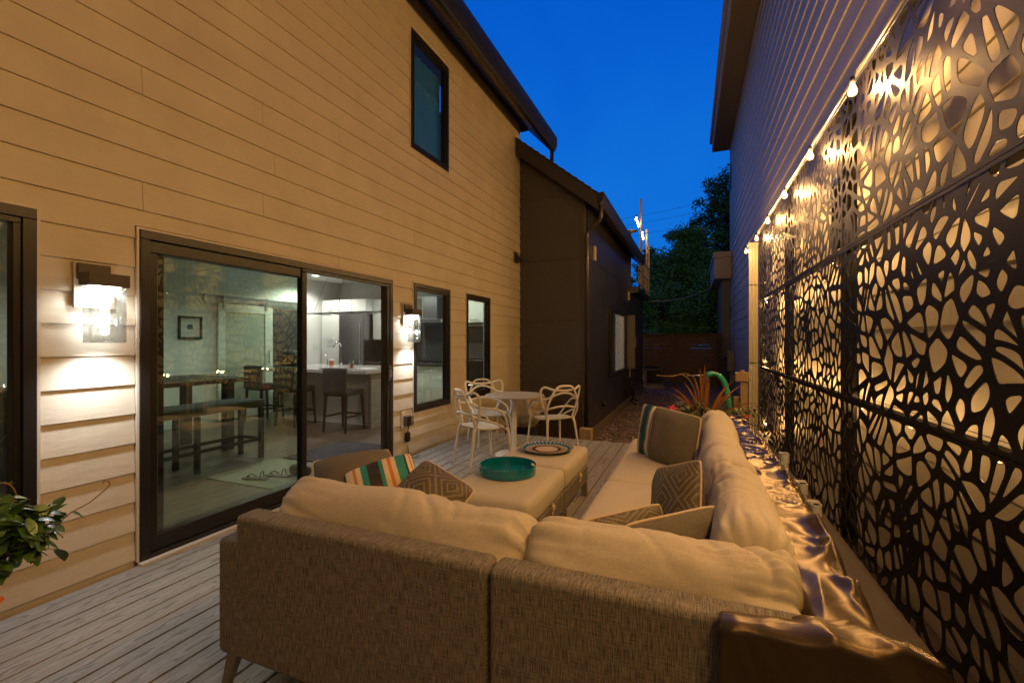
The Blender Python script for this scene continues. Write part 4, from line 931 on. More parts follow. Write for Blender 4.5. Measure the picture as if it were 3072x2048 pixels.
plamp('lantern_bulb_light', q, 40, WARM, .05, t)
# ------------------------------------------------------------------ outdoor sofa
m_tweed = weave('brown_tweed', (.058,.050,.038), (.28,.245,.19), fu=430, bump=.6, slub=1.7, w2=.55)
m_linen = weave('sand_linen', (.41,.355,.275), (.60,.53,.42), fu=700, bump=.2, rough=.85, slub=.8)
m_taupe = weave('taupe_linen', (.085,.07,.052), (.17,.145,.11), fu=380, bump=.35, rough=.85)
m_pipe = mat('cream_piping', (.55,.44,.31), .8)
m_leg = mat('bronze_leg', (.22,.18,.14), .4, .4)
def sofa_module(label, x0, x1, y0, y1, back=None, arm=None, right=None, legs=()):
    t = empty('sofa_module', ((x0+x1)/2,(y0+y1)/2,0), label, 'sofa section', 'modular outdoor sofa sections')
    bx0 = x0+.10 if arm else x0
    if back:
        b = MB()
        if arm: poly = [(x0,.13),(x1,.13),(x1,.687),(x0+.10,.687),(x0+.10,.585),(x0,.585)]
        else: poly = [(x0,.13),(x1,.13),(x1,.687),(x0,.687)]
        b.prism(poly, y0, y0+.105, 'y'); b.build('backrest', m_tweed, t, bevel=.022, seg=4)
    if right:
        b = MB(); yy = y0+.107 if back else y0
        b.prism([(yy,.13),(y1,.13),(y1,.60),(yy,.60)], x1-.10, x1, 'x'); b.build('side_back', m_tweed, t, bevel=.022, seg=4)
    if arm:
        b = MB(); b.prism([(y0+.106,.13),(y1,.13),(y1,.585),(y0+.106,.585)], x0, x0+.10, 'x'); b.build('arm', m_tweed, t, bevel=.02, seg=3)
    b = MB(); b.box((bx0+.001,(y0+.106 if back else y0),.14),(x1-(.101 if right else .001),y1,.27)); b.build('base', m_tweed, t, bevel=.012, seg=2)
    for x, y in legs:
        b = MB(); dx = .03 if x > (x0+x1)/2 else -.03; dy = .02 if y > (y0+y1)/2 else -.02
        b.add([(x-.028,y-.02,.135),(x+.028,y-.02,.135),(x+.028,y+.02,.135),(x-.028,y+.02,.135),(x-.016+dx,y-.014+dy,0),(x+.016+dx,y-.014+dy,0),(x+.016+dx,y+.014+dy,0),(x-.016+dx,y+.014+dy,0)],
              [(0,1,2,3),(4,7,6,5),(0,4,5,1),(1,5,6,2),(2,6,7,3),(3,7,4,0)]); b.build('leg', m_leg, t, bevel=.003)
    return t
def seat(label, x0, x1, y0, y1, z0=.272, z1=.42, seed=0, par=None):
    b = MB(); rbox(b, ((x0+x1)/2,(y0+y1)/2,(z0+z1)/2), ((x1-x0)/2,(y1-y0)/2,(z1-z0)/2), .035, 16, puff=(.008,.008,.016), wr=.0035, seed=seed, wf=3)
    o = b.build('seat_cushion', m_linen, par, smooth=True, merge=2e-4)
    if label: tag(o, label, 'cushion', 'sand seat cushions')
    return o
sofa_module('left end section of the sofa with a low arm, its tweed back towards the camera', -1.76, -.583, 1.21, 2.0, True, True, legs=[(-1.70,1.25),(-1.70,1.95),(-.64,1.26),(-.64,1.95)])
sofa_module('corner section of the sofa, right of the dark seam in the tweed back', -.573, .36, 1.21, 1.995, True, right=True, legs=[(-.52,1.26),(.3,1.26)])
sofa_module('middle section of the right hand run of the sofa', -.56, .36, 2.0, 3.095, right=True, legs=[(-.5,2.1),(.3,2.1)])
sofa_module('far end section of the right hand run of the sofa by the planter', -.56, .36, 3.10, 4.52, right=True, legs=[(-.5,4.45),(.3,4.45)])
seat('sand seat cushion of the left end section, mostly hidden behind the back cushion', -1.655, -.59, 1.32, 2.01, seed=1)
seat('sand seat cushion in the corner of the sofa', -.578, .04, 1.32, 2.0, seed=2)
seat('middle sand seat cushion of the right hand run', -.58, .04, 2.01, 3.095, seed=5)
seat('far sand seat cushion with the plain and striped pillows on it', -.58, .04, 3.105, 4.53, seed=9)
def back_cushion(label, c, half, M=None, seed=0, ax=0, droop=.0):
    """soft bolster: long axis ax, superelliptic section, gathered ends, creases"""
    L = half[ax]; o1, o2 = (1, 2) if ax == 0 else (0, 2); h1, h2 = half[o1], half[o2]
    nu, nv = 110, int(150*max(.7, L))
    def f(u, v):
        th_ = 2*math.pi*u; q = 2*v-1; t_ = math.sin(q*math.pi/2)*.6+q*.4
        p = 2.7; cc, ss = math.cos(th_), math.sin(th_)
        k = (abs(cc)**p+abs(ss)**p)**(-1/p)
        ends = max(0., 1-abs(t_)**15)**.36
        x1, x2 = h1*k*cc*ends, h2*k*ss*ends
        d_end = (1-abs(t_))*L
        sg = 1 if t_ > 0 else -1
        # gathers running in from the ends, strongest at the corners
        g_ = math.exp(-d_end/.15); gw = noise.noise(Vector((cc*3.4+sg*7+seed, ss*3.4, d_end*2.5)))
        g2 = 1-2*abs(noise.noise(Vector((cc*4.5+sg*3+seed, ss*4.5, d_end*6+2))))
        dd = (.040 if ax == 0 else .022)*g_*gw+.014*g_*g2*min(1, ends*1.4)
        # broad dents and a few crosswise creases
        P3 = Vector((t_*L*2.6+seed, cc*.7, ss*.7)); dd += .026*noise.noise(P3)
        P4 = Vector((t_*L*9+seed*2+cc*.8, ss*1.1, seed)); w_ = max(0, noise.noise(Vector((t_*L*1.9, seed, 2)))+.12)
        dd -= .042*w_*max(0, 1-3.2*abs(noise.noise(P4)))*(.4+.6*max(0, ss))
        r_ = math.hypot(x1, x2) or 1e-6
        x1 += x1/r_*dd*min(1, ends*1.5); x2 += x2/r_*dd*min(1, ends*1.5)
        x2 += .012*noise.noise(Vector((t_*L*1.5+seed, 4, 4)))
        pos = Vector((0, 0, 0)); pos[ax] = t_*L+.012*gw*g_; pos[o1] = x1; pos[o2] = x2
        if M: pos = M@pos
        return Vector(c)+pos
    def uvf(u, v): return (u*2*(h1+h2)*1.6, v*2*L)
    b = MB(); b.grid(f, nu, nv, uvf)
    return tag(b.build('back_cushion', m_linen, None, smooth=True, merge=2e-4), label, 'cushion', 'soft sand back cushions')
Mx = Matrix.Rotation(R(-9), 3, 'X')
back_cushion('long sand back cushion at the left of the sofa, behind the striped pillow', (-1.065,1.44,.598), (.555,.120,.176), Matrix.Rotation(R(1.3), 3, 'Y')@Mx, 2.)
back_cushion('sand back cushion filling the near right corner, brightest in the lamp light', (-.130,1.44,.596), (.395,.125,.178), Matrix.Rotation(R(-.6), 3, 'Y')@Mx, 7.3)
My = Matrix.Rotation(R(8), 3, 'Y')
back_cushion('short sand back cushion on the right side next to the corner', (.155,1.92,.605), (.12,.40,.195), My, 11., 1)
back_cushion('long wrinkled sand back cushion running along the far right side', (.14,3.32,.595), (.12,1.08,.195), My, 4.4, 1)
# ------------------------------------------------------------------ ottomans
def ottoman(y0, y1, label):
    t = empty('ottoman', (-1.19,(y0+y1)/2,0), label, 'ottoman', 'sand topped ottomans')
    b = MB(); rbox(b, (-1.19,(y0+y1)/2,.345), (.30,(y1-y0)/2,.085), .04, 18, puff=(.006,.004,.012), wr=.003, seed=y0, wf=3); b.build('cushion', m_linen, t, smooth=True, merge=2e-4)
    b = MB(); b.box((-1.485,y0+.006,.13),(-.895,y1-.006,.262)); b.build('base', m_tweed, t, bevel=.01)
    for x in (-1.46,-.92):
        for y in (y0+.035, y1-.035):
            b = MB(); b.box((x-.025,y-.02,0),(x+.025,y+.02,.129)); b.build('leg', m_leg, t, bevel=.003)
    b = MB(); b.box((-.895,y1-.33,.20),(-.888,y1-.29,.29)); b.box((-.888,y1-.335,.235),(-.878,y1-.285,.262)); b.build('strap_tab', m_pipe, t, bevel=.003)
    return t
ottoman(2.41, 3.205, 'near sand ottoman carrying the teal tray')
ottoman(3.212, 3.97, 'far sand ottoman carrying the patterned plate')
# tray
t = empty('teal_tray', (-1.22,2.90,.442), 'round glossy teal serving tray with cut out handles on the near ottoman', 'tray')
m_teal = mat('teal_lacquer', (.0,.15,.21), .22, coat=.5, var=.06, vs=2)
b = MB(); N = 96; r0 = .197; cx, cy, cz = -1.22, 2.90, .449
rings = [0, .022, .043, .060]
def hole(k, j):
    a = (2*math.pi*k/N); 
    for h in (R(35), R(215)):
        d = (a-h+math.pi) % (2*math.pi)-math.pi
        if abs(d) < R(17) and j == 1: return True
    return False
vs = []
for rr_ in (r0, r0-.007):
    for z in rings:
        for k in range(N):
            a = 2*math.pi*k/N; vs.append((cx+rr_*math.cos(a), cy+rr_*math.sin(a), cz+z))
fs = []
nr = len(rings)
for s_ in range(2):
    for j in range(nr-1):
        for k in range(N):
            if hole(k, j): continue
            fs.append((s_*nr*N+j*N+k, s_*nr*N+j*N+(k+1)%N, s_*nr*N+(j+1)*N+(k+1)%N, s_*nr*N+(j+1)*N+k))
for k in range(N):
    k2 = (k+1) % N
    fs.append(((nr-1)*N+k, (nr-1)*N+k2, (2*nr-1)*N+k2, (2*nr-1)*N+k))
    if hole(k, 1): fs.append((N+k, N+k2, nr*N+N+k2, nr*N+N+k)); fs.append((2*N+k, 2*N+k2, nr*N+2*N+k2, nr*N+2*N+k))
    if hole(k, 1) != hole((k-1) % N, 1): fs.append((N+k, 2*N+k, nr*N+2*N+k, nr*N+N+k))
b.add(vs, fs); b.build('rim', m_teal, t, smooth=True, angle=35, recalc=False)
b = MB(); b.lathe([(.001,0),(r0-.0005,0),(r0-.0072,.006),(.001,.006)], (cx,cy,cz), N); b.build('bottom', m_teal, t)
# patterned plate
m_plate, t_, n_, l_, p_ = nmat('patterned_enamel')
c_ = n_.new('ShaderNodeTexCoord'); s_ = n_.new('ShaderNodeSeparateXYZ'); l_.new(c_.outputs['UV'], s_.inputs[0])
rad = MA('SQRT', MA('ADD', MA('MULTIPLY', s_.outputs[0], s_.outputs[0]), MA('MULTIPLY', s_.outputs[1], s_.outputs[1])))
an = MA('ARCTAN2', s_.outputs[1], s_.outputs[0])
nz = n_.new('ShaderNodeTexNoise'); nz.inputs['Scale'].default_value = 38; l_.new(c_.outputs['UV'], nz.inputs['Vector'])
tooth = MA('MULTIPLY', MA('SINE', MA('MULTIPLY', an, 36)), .011)
fine = MA('MULTIPLY', MA('SINE', MA('MULTIPLY', an, 90)), .004)
rr2 = MA('ADD', MA('ADD', rad, MA('MULTIPLY', MA('SUBTRACT', nz.outputs['Fac'], .5), .018)), fine)
rp = n_.new('ShaderNodeValToRGB'); rp.color_ramp.interpolation = 'CONSTANT'; E_ = rp.color_ramp.elements
st = [(0,(.55,.46,.36)),(.095,(.03,.02,.03)),(.108,(.10,.02,.02)),(.122,(.28,.17,.07)),(.132,(.5,.42,.3)),(.142,(.02,.03,.06)),(.150,(.55,.47,.36)),(.158,(.25,.15,.08))]
E_[0].position = 0; E_[0].color = (*st[0][1],1); E_[1].position = st[1][0]*4; E_[1].color = (*st[1][1],1)
for q, c3 in st[2:]: x = E_.new(q*4); x.color = (*c3,1)
l_.new(MA('MULTIPLY', rr2, 4), rp.inputs[0])
ro = MA('ADD', rad, tooth)
inb = MA('MULTIPLY', MA('GREATER_THAN', ro, .172), MA('LESS_THAN', MA('SUBTRACT', rad, tooth), .208))
mxa = n_.new('ShaderNodeMix'); mxa.data_type = 'RGBA'; l_.new(MA('GREATER_THAN', rad, .163), mxa.inputs[0]); l_.new(rp.outputs[0], mxa.inputs[6]); mxa.inputs[7].default_value = (.55,.50,.42,1)
mxb = n_.new('ShaderNodeMix'); mxb.data_type = 'RGBA'; l_.new(inb, mxb.inputs[0]); l_.new(mxa.outputs[2], mxb.inputs[6]); mxb.inputs[7].default_value = (.0,.12,.20,1)
mxc = n_.new('ShaderNodeMix'); mxc.data_type = 'RGBA'; l_.new(MA('GREATER_THAN', rad, .214), mxc.inputs[0]); l_.new(mxb.outputs[2], mxc.inputs[6]); mxc.inputs[7].default_value = (.25,.22,.18,1)
l_.new(mxc.outputs[2], p_.inputs['Base Color']); p_.inputs['Roughness'].default_value = .25
b = MB(); b.lathe([(.001,.004),(.09,.004),(.15,.0045),(.165,.005),(.175,.006),(.19,.009),(.21,.016),(.222,.024),(.226,.024),(.222,.018),(.18,0),(.001,0)], (-1.175,3.64,.449), 96)
tag(b.build('patterned_plate', m_plate, None, smooth=True, angle=50), 'large round plate with a blue toothed border and brown rings on the far ottoman', 'plate')
# ------------------------------------------------------------------ throw pillows
STR = [(0,(.02,.22,.20)),(.10,(.02,.012,.01)),(.14,(.62,.50,.36)),(.24,(.55,.17,.03)),(.27,(.62,.50,.36)),(.33,(.02,.22,.20)),(.40,(.03,.02,.02)),(.52,(.02,.22,.20)),(.56,(.62,.50,.36)),(.61,(.55,.17,.03)),(.65,(.62,.50,.36)),(.70,(.02,.22,.20)),(.82,(.02,.015,.015)),(.85,(.62,.50,.36)),(.90,(.55,.17,.03)),(.93,(.62,.52,.4)),(.97,(.02,.22,.20))]
m_str = ramp_uv('striped_canvas', STR)
STR2 = [(0,(.62,.56,.46)),(.05,(.5,.16,.04)),(.09,(.62,.56,.46)),(.15,(.01,.16,.17)),(.20,(.02,.02,.03)),(.32,(.01,.16,.17)),(.36,(.62,.56,.46)),(.42,(.5,.16,.04)),(.45,(.62,.56,.46)),(.6,(.02,.02,.03)),(.7,(.01,.16,.17)),(.8,(.6,.5,.4))]
m_str2 = ramp_uv('striped_canvas_dark', STR2)
m_geo, t_, n_, l_, p_ = nmat('diamond_jacquard')
c_ = n_.new('ShaderNodeTexCoord'); s_ = n_.new('ShaderNodeSeparateXYZ'); l_.new(c_.outputs['UV'], s_.inputs[0])
px_ = MA('ABSOLUTE', MA('SUBTRACT', MA('FRACT', MA('MULTIPLY', s_.outputs[0], 2.0)), .5)); py_ = MA('ABSOLUTE', MA('SUBTRACT', MA('FRACT', MA('MULTIPLY', s_.outputs[1], 2.0)), .5))
dm = MA('ABSOLUTE', MA('SUBTRACT', MA('FRACT', MA('MULTIPLY', MA('ADD', px_, py_), 6.0)), .5))
nz = n_.new('ShaderNodeTexNoise'); nz.inputs['Scale'].default_value = 60; l_.new(c_.outputs['UV'], nz.inputs['Vector'])
ln = MA('GREATER_THAN', MA('ADD', dm, MA('MULTIPLY', MA('SUBTRACT', nz.outputs['Fac'], .5), .5)), .33)
mx = n_.new('ShaderNodeMix'); mx.data_type = 'RGBA'; l_.new(ln, mx.inputs[0]); mx.inputs[6].default_value = (.085,.065,.042,1); mx.inputs[7].default_value = (.20,.155,.085,1); l_.new(mx.outputs[2], p_.inputs['Base Color']); p_.inputs['Roughness'].default_value = .6
bp = n_.new('ShaderNodeBump'); bp.inputs['Strength'].default_value = .5; bp.inputs['Distance'].default_value = .003; l_.new(ln, bp.inputs['Height']); l_.new(bp.outputs[0], p_.inputs['Normal'])
def pillow(label, c, nrm, w, h, m, T=.095, roll=0., piping=True, seed=0., up=(0,0,1)):
    n = Vector(nrm).normalized(); u = Vector(up).cross(n).normalized(); v = n.cross(u)
    M = Matrix((u, v, n)).transposed()@Matrix.Rotation(R(roll), 3, 'Z')
    N = 30
    def edge(a, b):      # outline pinched between the corners
        r4 = 1-.07*(a*b)**4; return a*w/2*(1-.035*(1-b*b))*r4, b*h/2*(1-.035*(1-a*a))*r4
    def f(sg):
        def g(u_, v_):
            a = math.sin((u_*2-1)*math.pi/2)*.5+(u_*2-1)*.5; b_ = math.sin((v_*2-1)*math.pi/2)*.5+(v_*2-1)*.5
            x, y = edge(a, b_)
            z = T*((1-a*a)**.55)*((1-b_*b_)**.55)*1.05
            wv = noise.noise(Vector((a*1.7+seed, b_*1.7-seed, sg)))*.014+(.5-abs(noise.noise(Vector((a*4+seed, b_*2.5, seed)))))*.008
            z = max(0, z+wv*min(1, 3*(1-max(abs(a), abs(b_))))) 
            return M@Vector((x, y, sg*z))+Vector(c)
        return g
    t = empty('throw_pillow', c, label, 'pillow', 'throw pillows on the sofa')
    b = MB(); b.grid(f(1), N, N); b.grid(f(-1), N, N); b.build('cover', m, t, smooth=True, merge=1e-4)
    if piping:
        P = []
        for k in range(4):
            for i in range(14):
                s_ = -1+2*i/14; a, b_ = [(s_,-1),(1,s_),(-s_,1),(-1,-s_)][k]
                x, y = edge(a, b_); P.append(M@Vector((x, y, 0))+Vector(c))
        b = MB(); b.tube(P, .0058, 6, closed=True); b.build('piping', m_pipe, t, smooth=True)
    return t
pillow('plain taupe pillow with cream piping leaning on the left arm of the sofa', (-1.575,1.80,.66), (.60,-.42,.62), .40, .30, m_taupe, .145, roll=2, seed=1)
pillow('teal, orange and cream striped pillow between the plain and the diamond pillows', (-1.385,1.74,.685), (.30,-.58,.75), .36, .25, m_str, .085, roll=20, piping=False, seed=4)
pillow('brown diamond patterned pillow at the left, right of the striped one', (-1.115,1.71,.65), (.06,-.66,.75), .34, .33, m_geo, .09, roll=-24, seed=6)
pillow('large plain taupe pillow standing at the far end of the sofa', (-.165,3.60,.625), (-.60,-.78,.16), .44, .43, m_taupe, .08, roll=-4, seed=9)
pillow('striped pillow tucked behind the large plain pillow at the far end', (-.29,3.80,.615), (-.62,-.76,.12), .42, .44, m_str2, .06, roll=-4, piping=False, seed=12)
pillow('dark diamond patterned pillow leaning on the right back cushion', (-.09,2.26,.60), (-.80,-.52,.28), .37, .37, m_geo, .075, roll=22, seed=15)
pillow('diamond patterned pillow lowest in the near corner with its piped edge on top', (-.28,1.90,.535), (.68,-.72,.10), .42, .24, m_geo, .06, roll=3, seed=18)
pillow('plain olive taupe pillow with a piped edge in the near right corner', (-.075,1.80,.57), (.68,-.72,.10), .45, .28, m_taupe, .075, roll=2, seed=21)
# ------------------------------------------------------------------ furniture covers
m_tarp = mat('bronze_vinyl_cover', (.050,.037,.024), .27, .25, var=.12, vs=3, bump=.08, bs=260, spec=.5, coat=0)
m_tarp.node_tree.nodes['Principled BSDF'].inputs['Specular Tint'].default_value = (1,.70,.42,1)
def smooth(a, b, x): x = max(0, min(1, (x-a)/(b-a))); return x*x*(3-2*x)
def tarp(u, v):
    # v: 0..0.2 front drop, then along y ; u across from the sofa side to the wall side
    if v < .22: y = 1.165; f = v/.22
    else: y = 1.165+(v-.22)/.78*3.85; f = 1.
    w = smooth(1.20, 1.34, y)                       # near part spreads over the corner of the sofa
    xl = .05*(1-w)+.255*w; xr = .56+.08*smooth(1.2,2.4,y)-.13*smooth(2.4, 5.0, y)
    top = .712-.055*w-.02*smooth(4.4,5,y)
    k = u
    x = xl+(xr-xl)*(k**.9)
    prof = 1-smooth(.80*(1-w)+.42*w, 1.0+.02*(1-w), k)
    z = .03+(top-.03)*(prof**.75)
    if w > .5: z -= .03*(1-smooth(0, .06, k))*w
    if k > .9: z *= 1-(k-.9)*3
    def rg(a, b_, c_, q): return max(0., 1-abs(noise.noise(Vector((a, b_, c_))))*2.6)**q
    far_ = smooth(1.9, 3.6, y)
    r1 = rg(x*3.2+y*1.7+1.2, y*2.0-x*2.2, z*1.2, 2.2); r2 = rg(x*5+3, y*(4.2+3*far_)+x*3.5, z*2+7, 2.5); r3 = rg(x*9+y*5, y*8-x*4, 2.5+z*3, 2.0)
    br = noise.noise(Vector((x*2.2+4, y*1.5, 5)))
    cr2 = r2
    fk = min(1, .12+1.9*k)*(.45+.55*w) if w < .5 else min(1, .25+1.6*k)
    d = fk*(.034*r1+(.016+.014*far_)*r2+.006*r3)+.022*br*fk-.012
    z += d; x += .6*d*smooth(.4,.9,k)
    y2 = y+.010*cr2
    if v < .22:
        z = z*f-.0; y2 = 1.165-.035*(1-f)-(.05*noise.noise(Vector((x*5+z*2, z*2.0, 3)))+.03*rg(x*6+z*3, z*2.5, 1.5, 1.6))*(1-f*.5)
        x += .05*(1-f)*(k-.3)
    return (x, y2, max(z, .004))
b = MB(); b.grid(tarp, 90, 300)
o = b.build('furniture_cover', m_tarp, None, smooth=True, recalc=False); tag(o, 'shiny bronze brown vinyl cover bunched over the sofa back along the screens', 'furniture cover')
s_m = o.modifiers.new('thick', 'SOLIDIFY'); s_m.thickness = .004
# pale covered grill behind the table
gl_ = empty('covered_grill', (-2.55,6.55,-.46), 'grill under a gathered beige cover behind the white table', 'covered grill')
m_bcover = mat('beige_cover', (.34,.27,.18), .45, bump=.1, bs=90)
def gc(u, v):
    a = 2*math.pi*u; r = .30-.07*smooth(.0,.35,1-v)*0+.0
    rr_ = .29+.05*math.sin(v*2.5)-.10*(1-v)**3
    fold = .035*abs(noise.noise(Vector((math.cos(a)*3.2+math.sin(a)*1.3, math.sin(a)*3.2, v*1.6)))*2)+.02*noise.noise(Vector((a*2, v*6, 1)))*(1.3-v)
    rr_ += fold
    k = (abs(math.cos(a))**3+abs(math.sin(a))**3)**(-1/3)
    return (-2.53+rr_*k*1.0*math.cos(a), 6.58+.8*rr_*k*math.sin(a), .05+.50*v+.012*math.sin(a*7)*(1-v))
b = MB(); b.grid(gc, 120, 24); b.lathe([(.001,.553),(.2,.552),(.30,.545)], (-2.53,6.58,0), 24)
b.build('cover', m_bcover, gl_, smooth=True)
b = MB(); b.box((-2.75,6.42,-.46),(-2.31,6.75,.07)); b.build('cart', m_navy, gl_, bevel=.01)
# ------------------------------------------------------------------ bistro table and loop backed chairs
m_pl = mat('white_moulded_plastic', (.66,.62,.55), .38, bump=.03, bs=200)
t = empty('round_table', (-2.03,5.03,0), 'round white pedestal table between the three loop backed chairs', 'table')
b = MB(); b.lathe([(.001,-.012),(.335,-.012),(.352,-.004),(.352,.001),(.348,.004),(.001,.004)], (-2.03,5.03,.716), 72); b.build('tabletop', mat('grey_white_laminate', (.40,.38,.35), .5, bump=.05, bs=300), t, smooth=True, angle=30)
b = MB(); b.lathe([(.028,.012),(.028,.70),(.001,.70)], (-2.03,5.03,0), 24); b.build('stem', m_pl, t, smooth=True, angle=40)
b = MB(); b.lathe([(.001,.0),(.23,.0),(.232,.006),(.22,.012),(.06,.018),(.03,.03)], (-2.03,5.03,0), 60); b.build('base', m_pl, t, smooth=True, angle=40)
def loop_chair(x, y, fwd, label):
    t = empty('loop_chair', (x, y, 0), label, 'chair', 'white loop backed plastic chairs', math.atan2(-fwd[0], fwd[1]))
    def seatf(u, v):
        a = 2*math.pi*u; p = 2.6
        k = (abs(math.cos(a))**p+abs(math.sin(a))**p)**(-1/p)
        r_ = v; xx = .225*k*math.cos(a)*r_*(1-.10*(1 if math.sin(a) < 0 else 0)*abs(math.sin(a))); yy = .215*k*math.sin(a)*r_
        z = .445-.016*(1-r_**2)-.012*smooth(.1,.22,yy)+.02*smooth(-.08,-.21,yy)-.0
        return (xx, yy, z)
    b = MB(); b.grid(seatf, 48, 12); o = b.build('seat', m_pl, t, local=True, smooth=True, merge=1e-5)
    s2 = o.modifiers.new('thick', 'SOLIDIFY'); s2.thickness = .012; s2.offset = -1
    def leg(pts, rs): 
        b = MB(); pp = catmull(pts, 6); n = len(pp); rr_ = [rs[0]+(rs[1]-rs[0])*i/(n-1) for i in range(n)]
        b.tube(pp, rr_, 10, flat=.8); b.build('leg', m_pl, t, local=True, smooth=True)
    for s_ in (-1, 1):
        leg([(s_*.195,.185,.435),(s_*.212,.205,.36),(s_*.235,.235,0)], (.024,.012))
        leg([(s_*.165,-.175,.46),(s_*.185,-.20,.38),(s_*.215,-.265,0)], (.024,.012))
    def loop(half, r):
        """half: right-hand half from the seat to the centre; mirrored"""
        pts = half+[(-p[0], p[1], p[2]) for p in half[-2::-1]] if half[-1][0] == 0 else half+[(-p[0],p[1],p[2]) for p in half[::-1]]
        b = MB(); b.tube(catmull(pts, 7), r, 10, flat=.72); b.build('back_loop', m_pl, t, local=True, smooth=True)
    # arms sweep up from the front corners and cross into the back
    loop([(.205,.20,.43),(.262,.13,.56),(.272,.02,.648),(.262,-.10,.668),(.20,-.20,.690),(.09,-.262,.745),(0,-.272,.762)], .0145)
    # tall ears: rise outside, fold over and dip at the centre
    loop([(.165,-.165,.455),(.225,-.16,.60),(.262,-.175,.76),(.235,-.215,.828),(.14,-.262,.800),(0,-.285,.790)], .0145)
    # inner hoop crossing the ears
    loop([(.185,-.18,.45),(.205,-.225,.58),(.165,-.265,.72),(.10,-.288,.825),(0,-.293,.845)], .0145)
    # low hoop round the seat
    loop([(.215,.12,.445),(.245,.02,.50),(.235,-.09,.535),(.175,-.21,.575),(.08,-.25,.60),(0,-.255,.605)], .013)
    return t
loop_chair(-2.17, 4.45, (.59,.80), 'white loop backed chair nearest the camera, its back to the sliding door')
loop_chair(-2.50, 5.32, (.72,-.69), 'white loop backed chair against the narrow window of the tan wall')
loop_chair(-1.62, 5.27, (-.72,.69), 'white loop backed chair right of the table, in front of the brown wall')
b = MB(); b.grid(lambda u, v: (-3.04+.60*u, 3.15+1.05*v, .012+.006*noise.noise(Vector((u*9, v*14, 0)))), 60, 90)
tag(b.build('shag_doormat', mat('pale_shag', (.42,.40,.36), .95, var=.35, vs=50, bump=1., bs=120, bd=.02), smooth=True, recalc=False), 'pale shaggy doormat outside the open half of the sliding door', 'mat')
# ------------------------------------------------------------------ plants
def foliage(name, c1, c2, rough=.5, spec=.5, trans=True):
    m, t, n, l, p = nmat(name)
    g = n.new('ShaderNodeNewGeometry'); r = n.new('ShaderNodeValToRGB'); r.color_ramp.elements[0].color = (*c1,1); r.color_ramp.elements[1].color = (*c2,1)
    l.new(g.outputs['Random Per Island'], r.inputs[0]); l.new(r.outputs[0], p.inputs['Base Color']); p.inputs['Roughness'].default_value = rough; p.inputs['Specular IOR Level'].default_value = spec
    return m
m_leafg = foliage('glossy_leaf', (.03,.08,.02), (.09,.19,.045), .32, .6)
m_leafo = foliage('olive_leaf', (.05,.07,.03), (.16,.18,.09), .45)
m_cord = foliage('copper_strap_leaf', (.14,.045,.015), (.34,.13,.03), .4)
m_stem = mat('green_stem', (.12,.09,.03), .6)
def leaf_mesh(b, base, d, L, w, up=(0,0,1), curl=.25, n=4):
    d = Vector(d).normalized(); s_ = d.cross(Vector(up)); s_ = s_.normalized() if s_.length > 1e-3 else Vector((1,0,0)); nn = s_.cross(d)
    vs = []
    for i in range(n+1):
        f = i/n; ww = w*math.sin(math.pi*min(1, f*.92+.06))**.8; c = Vector(base)+d*L*f-nn*curl*L*f*f*1.0
        vs += [c-s_*ww*.5+nn*ww*.12, c, c+s_*ww*.5+nn*ww*.12]
    fs = []
    for i in range(n):
        a = i*3; fs += [(a,a+1,a+4,a+3), (a+1,a+2,a+5,a+4)]
    b.add(vs, fs)
rnd = random.Random(11)
def rv(s=1.): return Vector((rnd.uniform(-s,s), rnd.uniform(-s,s), rnd.uniform(-s,s)))
# planter at the end of the sofa
pl = empty('flower_planter', (.10,5.15,0), 'full planter of copper strap leaves and green foliage behind the far end of the sofa', 'planter')
b = MB(); b.lathe([(.001,.0),(.20,0),(.27,.42),(.29,.42),(.29,.46),(.26,.46),(.25,.40),(.001,.40)], (.10,5.15,.0), 32); b.build('pot', mat('charcoal_pot', (.03,.03,.03), .4), pl, smooth=True, angle=40)
b = MB()
for (u0, v0, hgt, wd) in ((-.31,-.12,.38,.034),(-.34,.08,.30,.036),(-.20,.05,.42,.03),(-.12,-.05,.52,.034),(-.05,.0,.58,.045),(.0,.04,.62,.05),(.03,-.03,.50,.04),(.05,.05,.44,.03),(.25,.0,.45,.032),(.20,-.08,.33,.034),(.26,.04,.30,.036),(.46,-.05,.25,.03),(.36,.1,.42,.026),(-.25,-.1,.22,.03),(-.06,.1,.36,.03)):
    base = Vector((.08+u0*.12, 5.15+v0*.3, .46)); tip = Vector((.08+u0*1.05, 5.15+v0, .50+hgt))
    P = []; n = 9
    mid = (base+tip)/2+Vector((-u0*.22,0,.10))
    for i in range(n+1):
        f = i/n; P.append(base*(1-f)**2+mid*2*f*(1-f)+tip*f*f)
    vs = []
    for i, p in enumerate(P):
        f = i/n; w = wd*(math.sin(math.pi*(f*.85+.12)))*.9; d = (P[min(i+1,n)]-P[max(i-1,0)]).normalized(); s_ = d.cross(Vector((0,1,.2))).normalized()
        vs += [p-s_*w*.5, p+Vector((0,.008,0)), p+s_*w*.5]
    fs = []
    for i in range(n): a = i*3; fs += [(a,a+1,a+4,a+3),(a+1,a+2,a+5,a+4)]
    b.add(vs, fs)
b.build('strap_leaves', m_cord, pl, recalc=False, smooth=True)
b = MB(); st_ = MB()
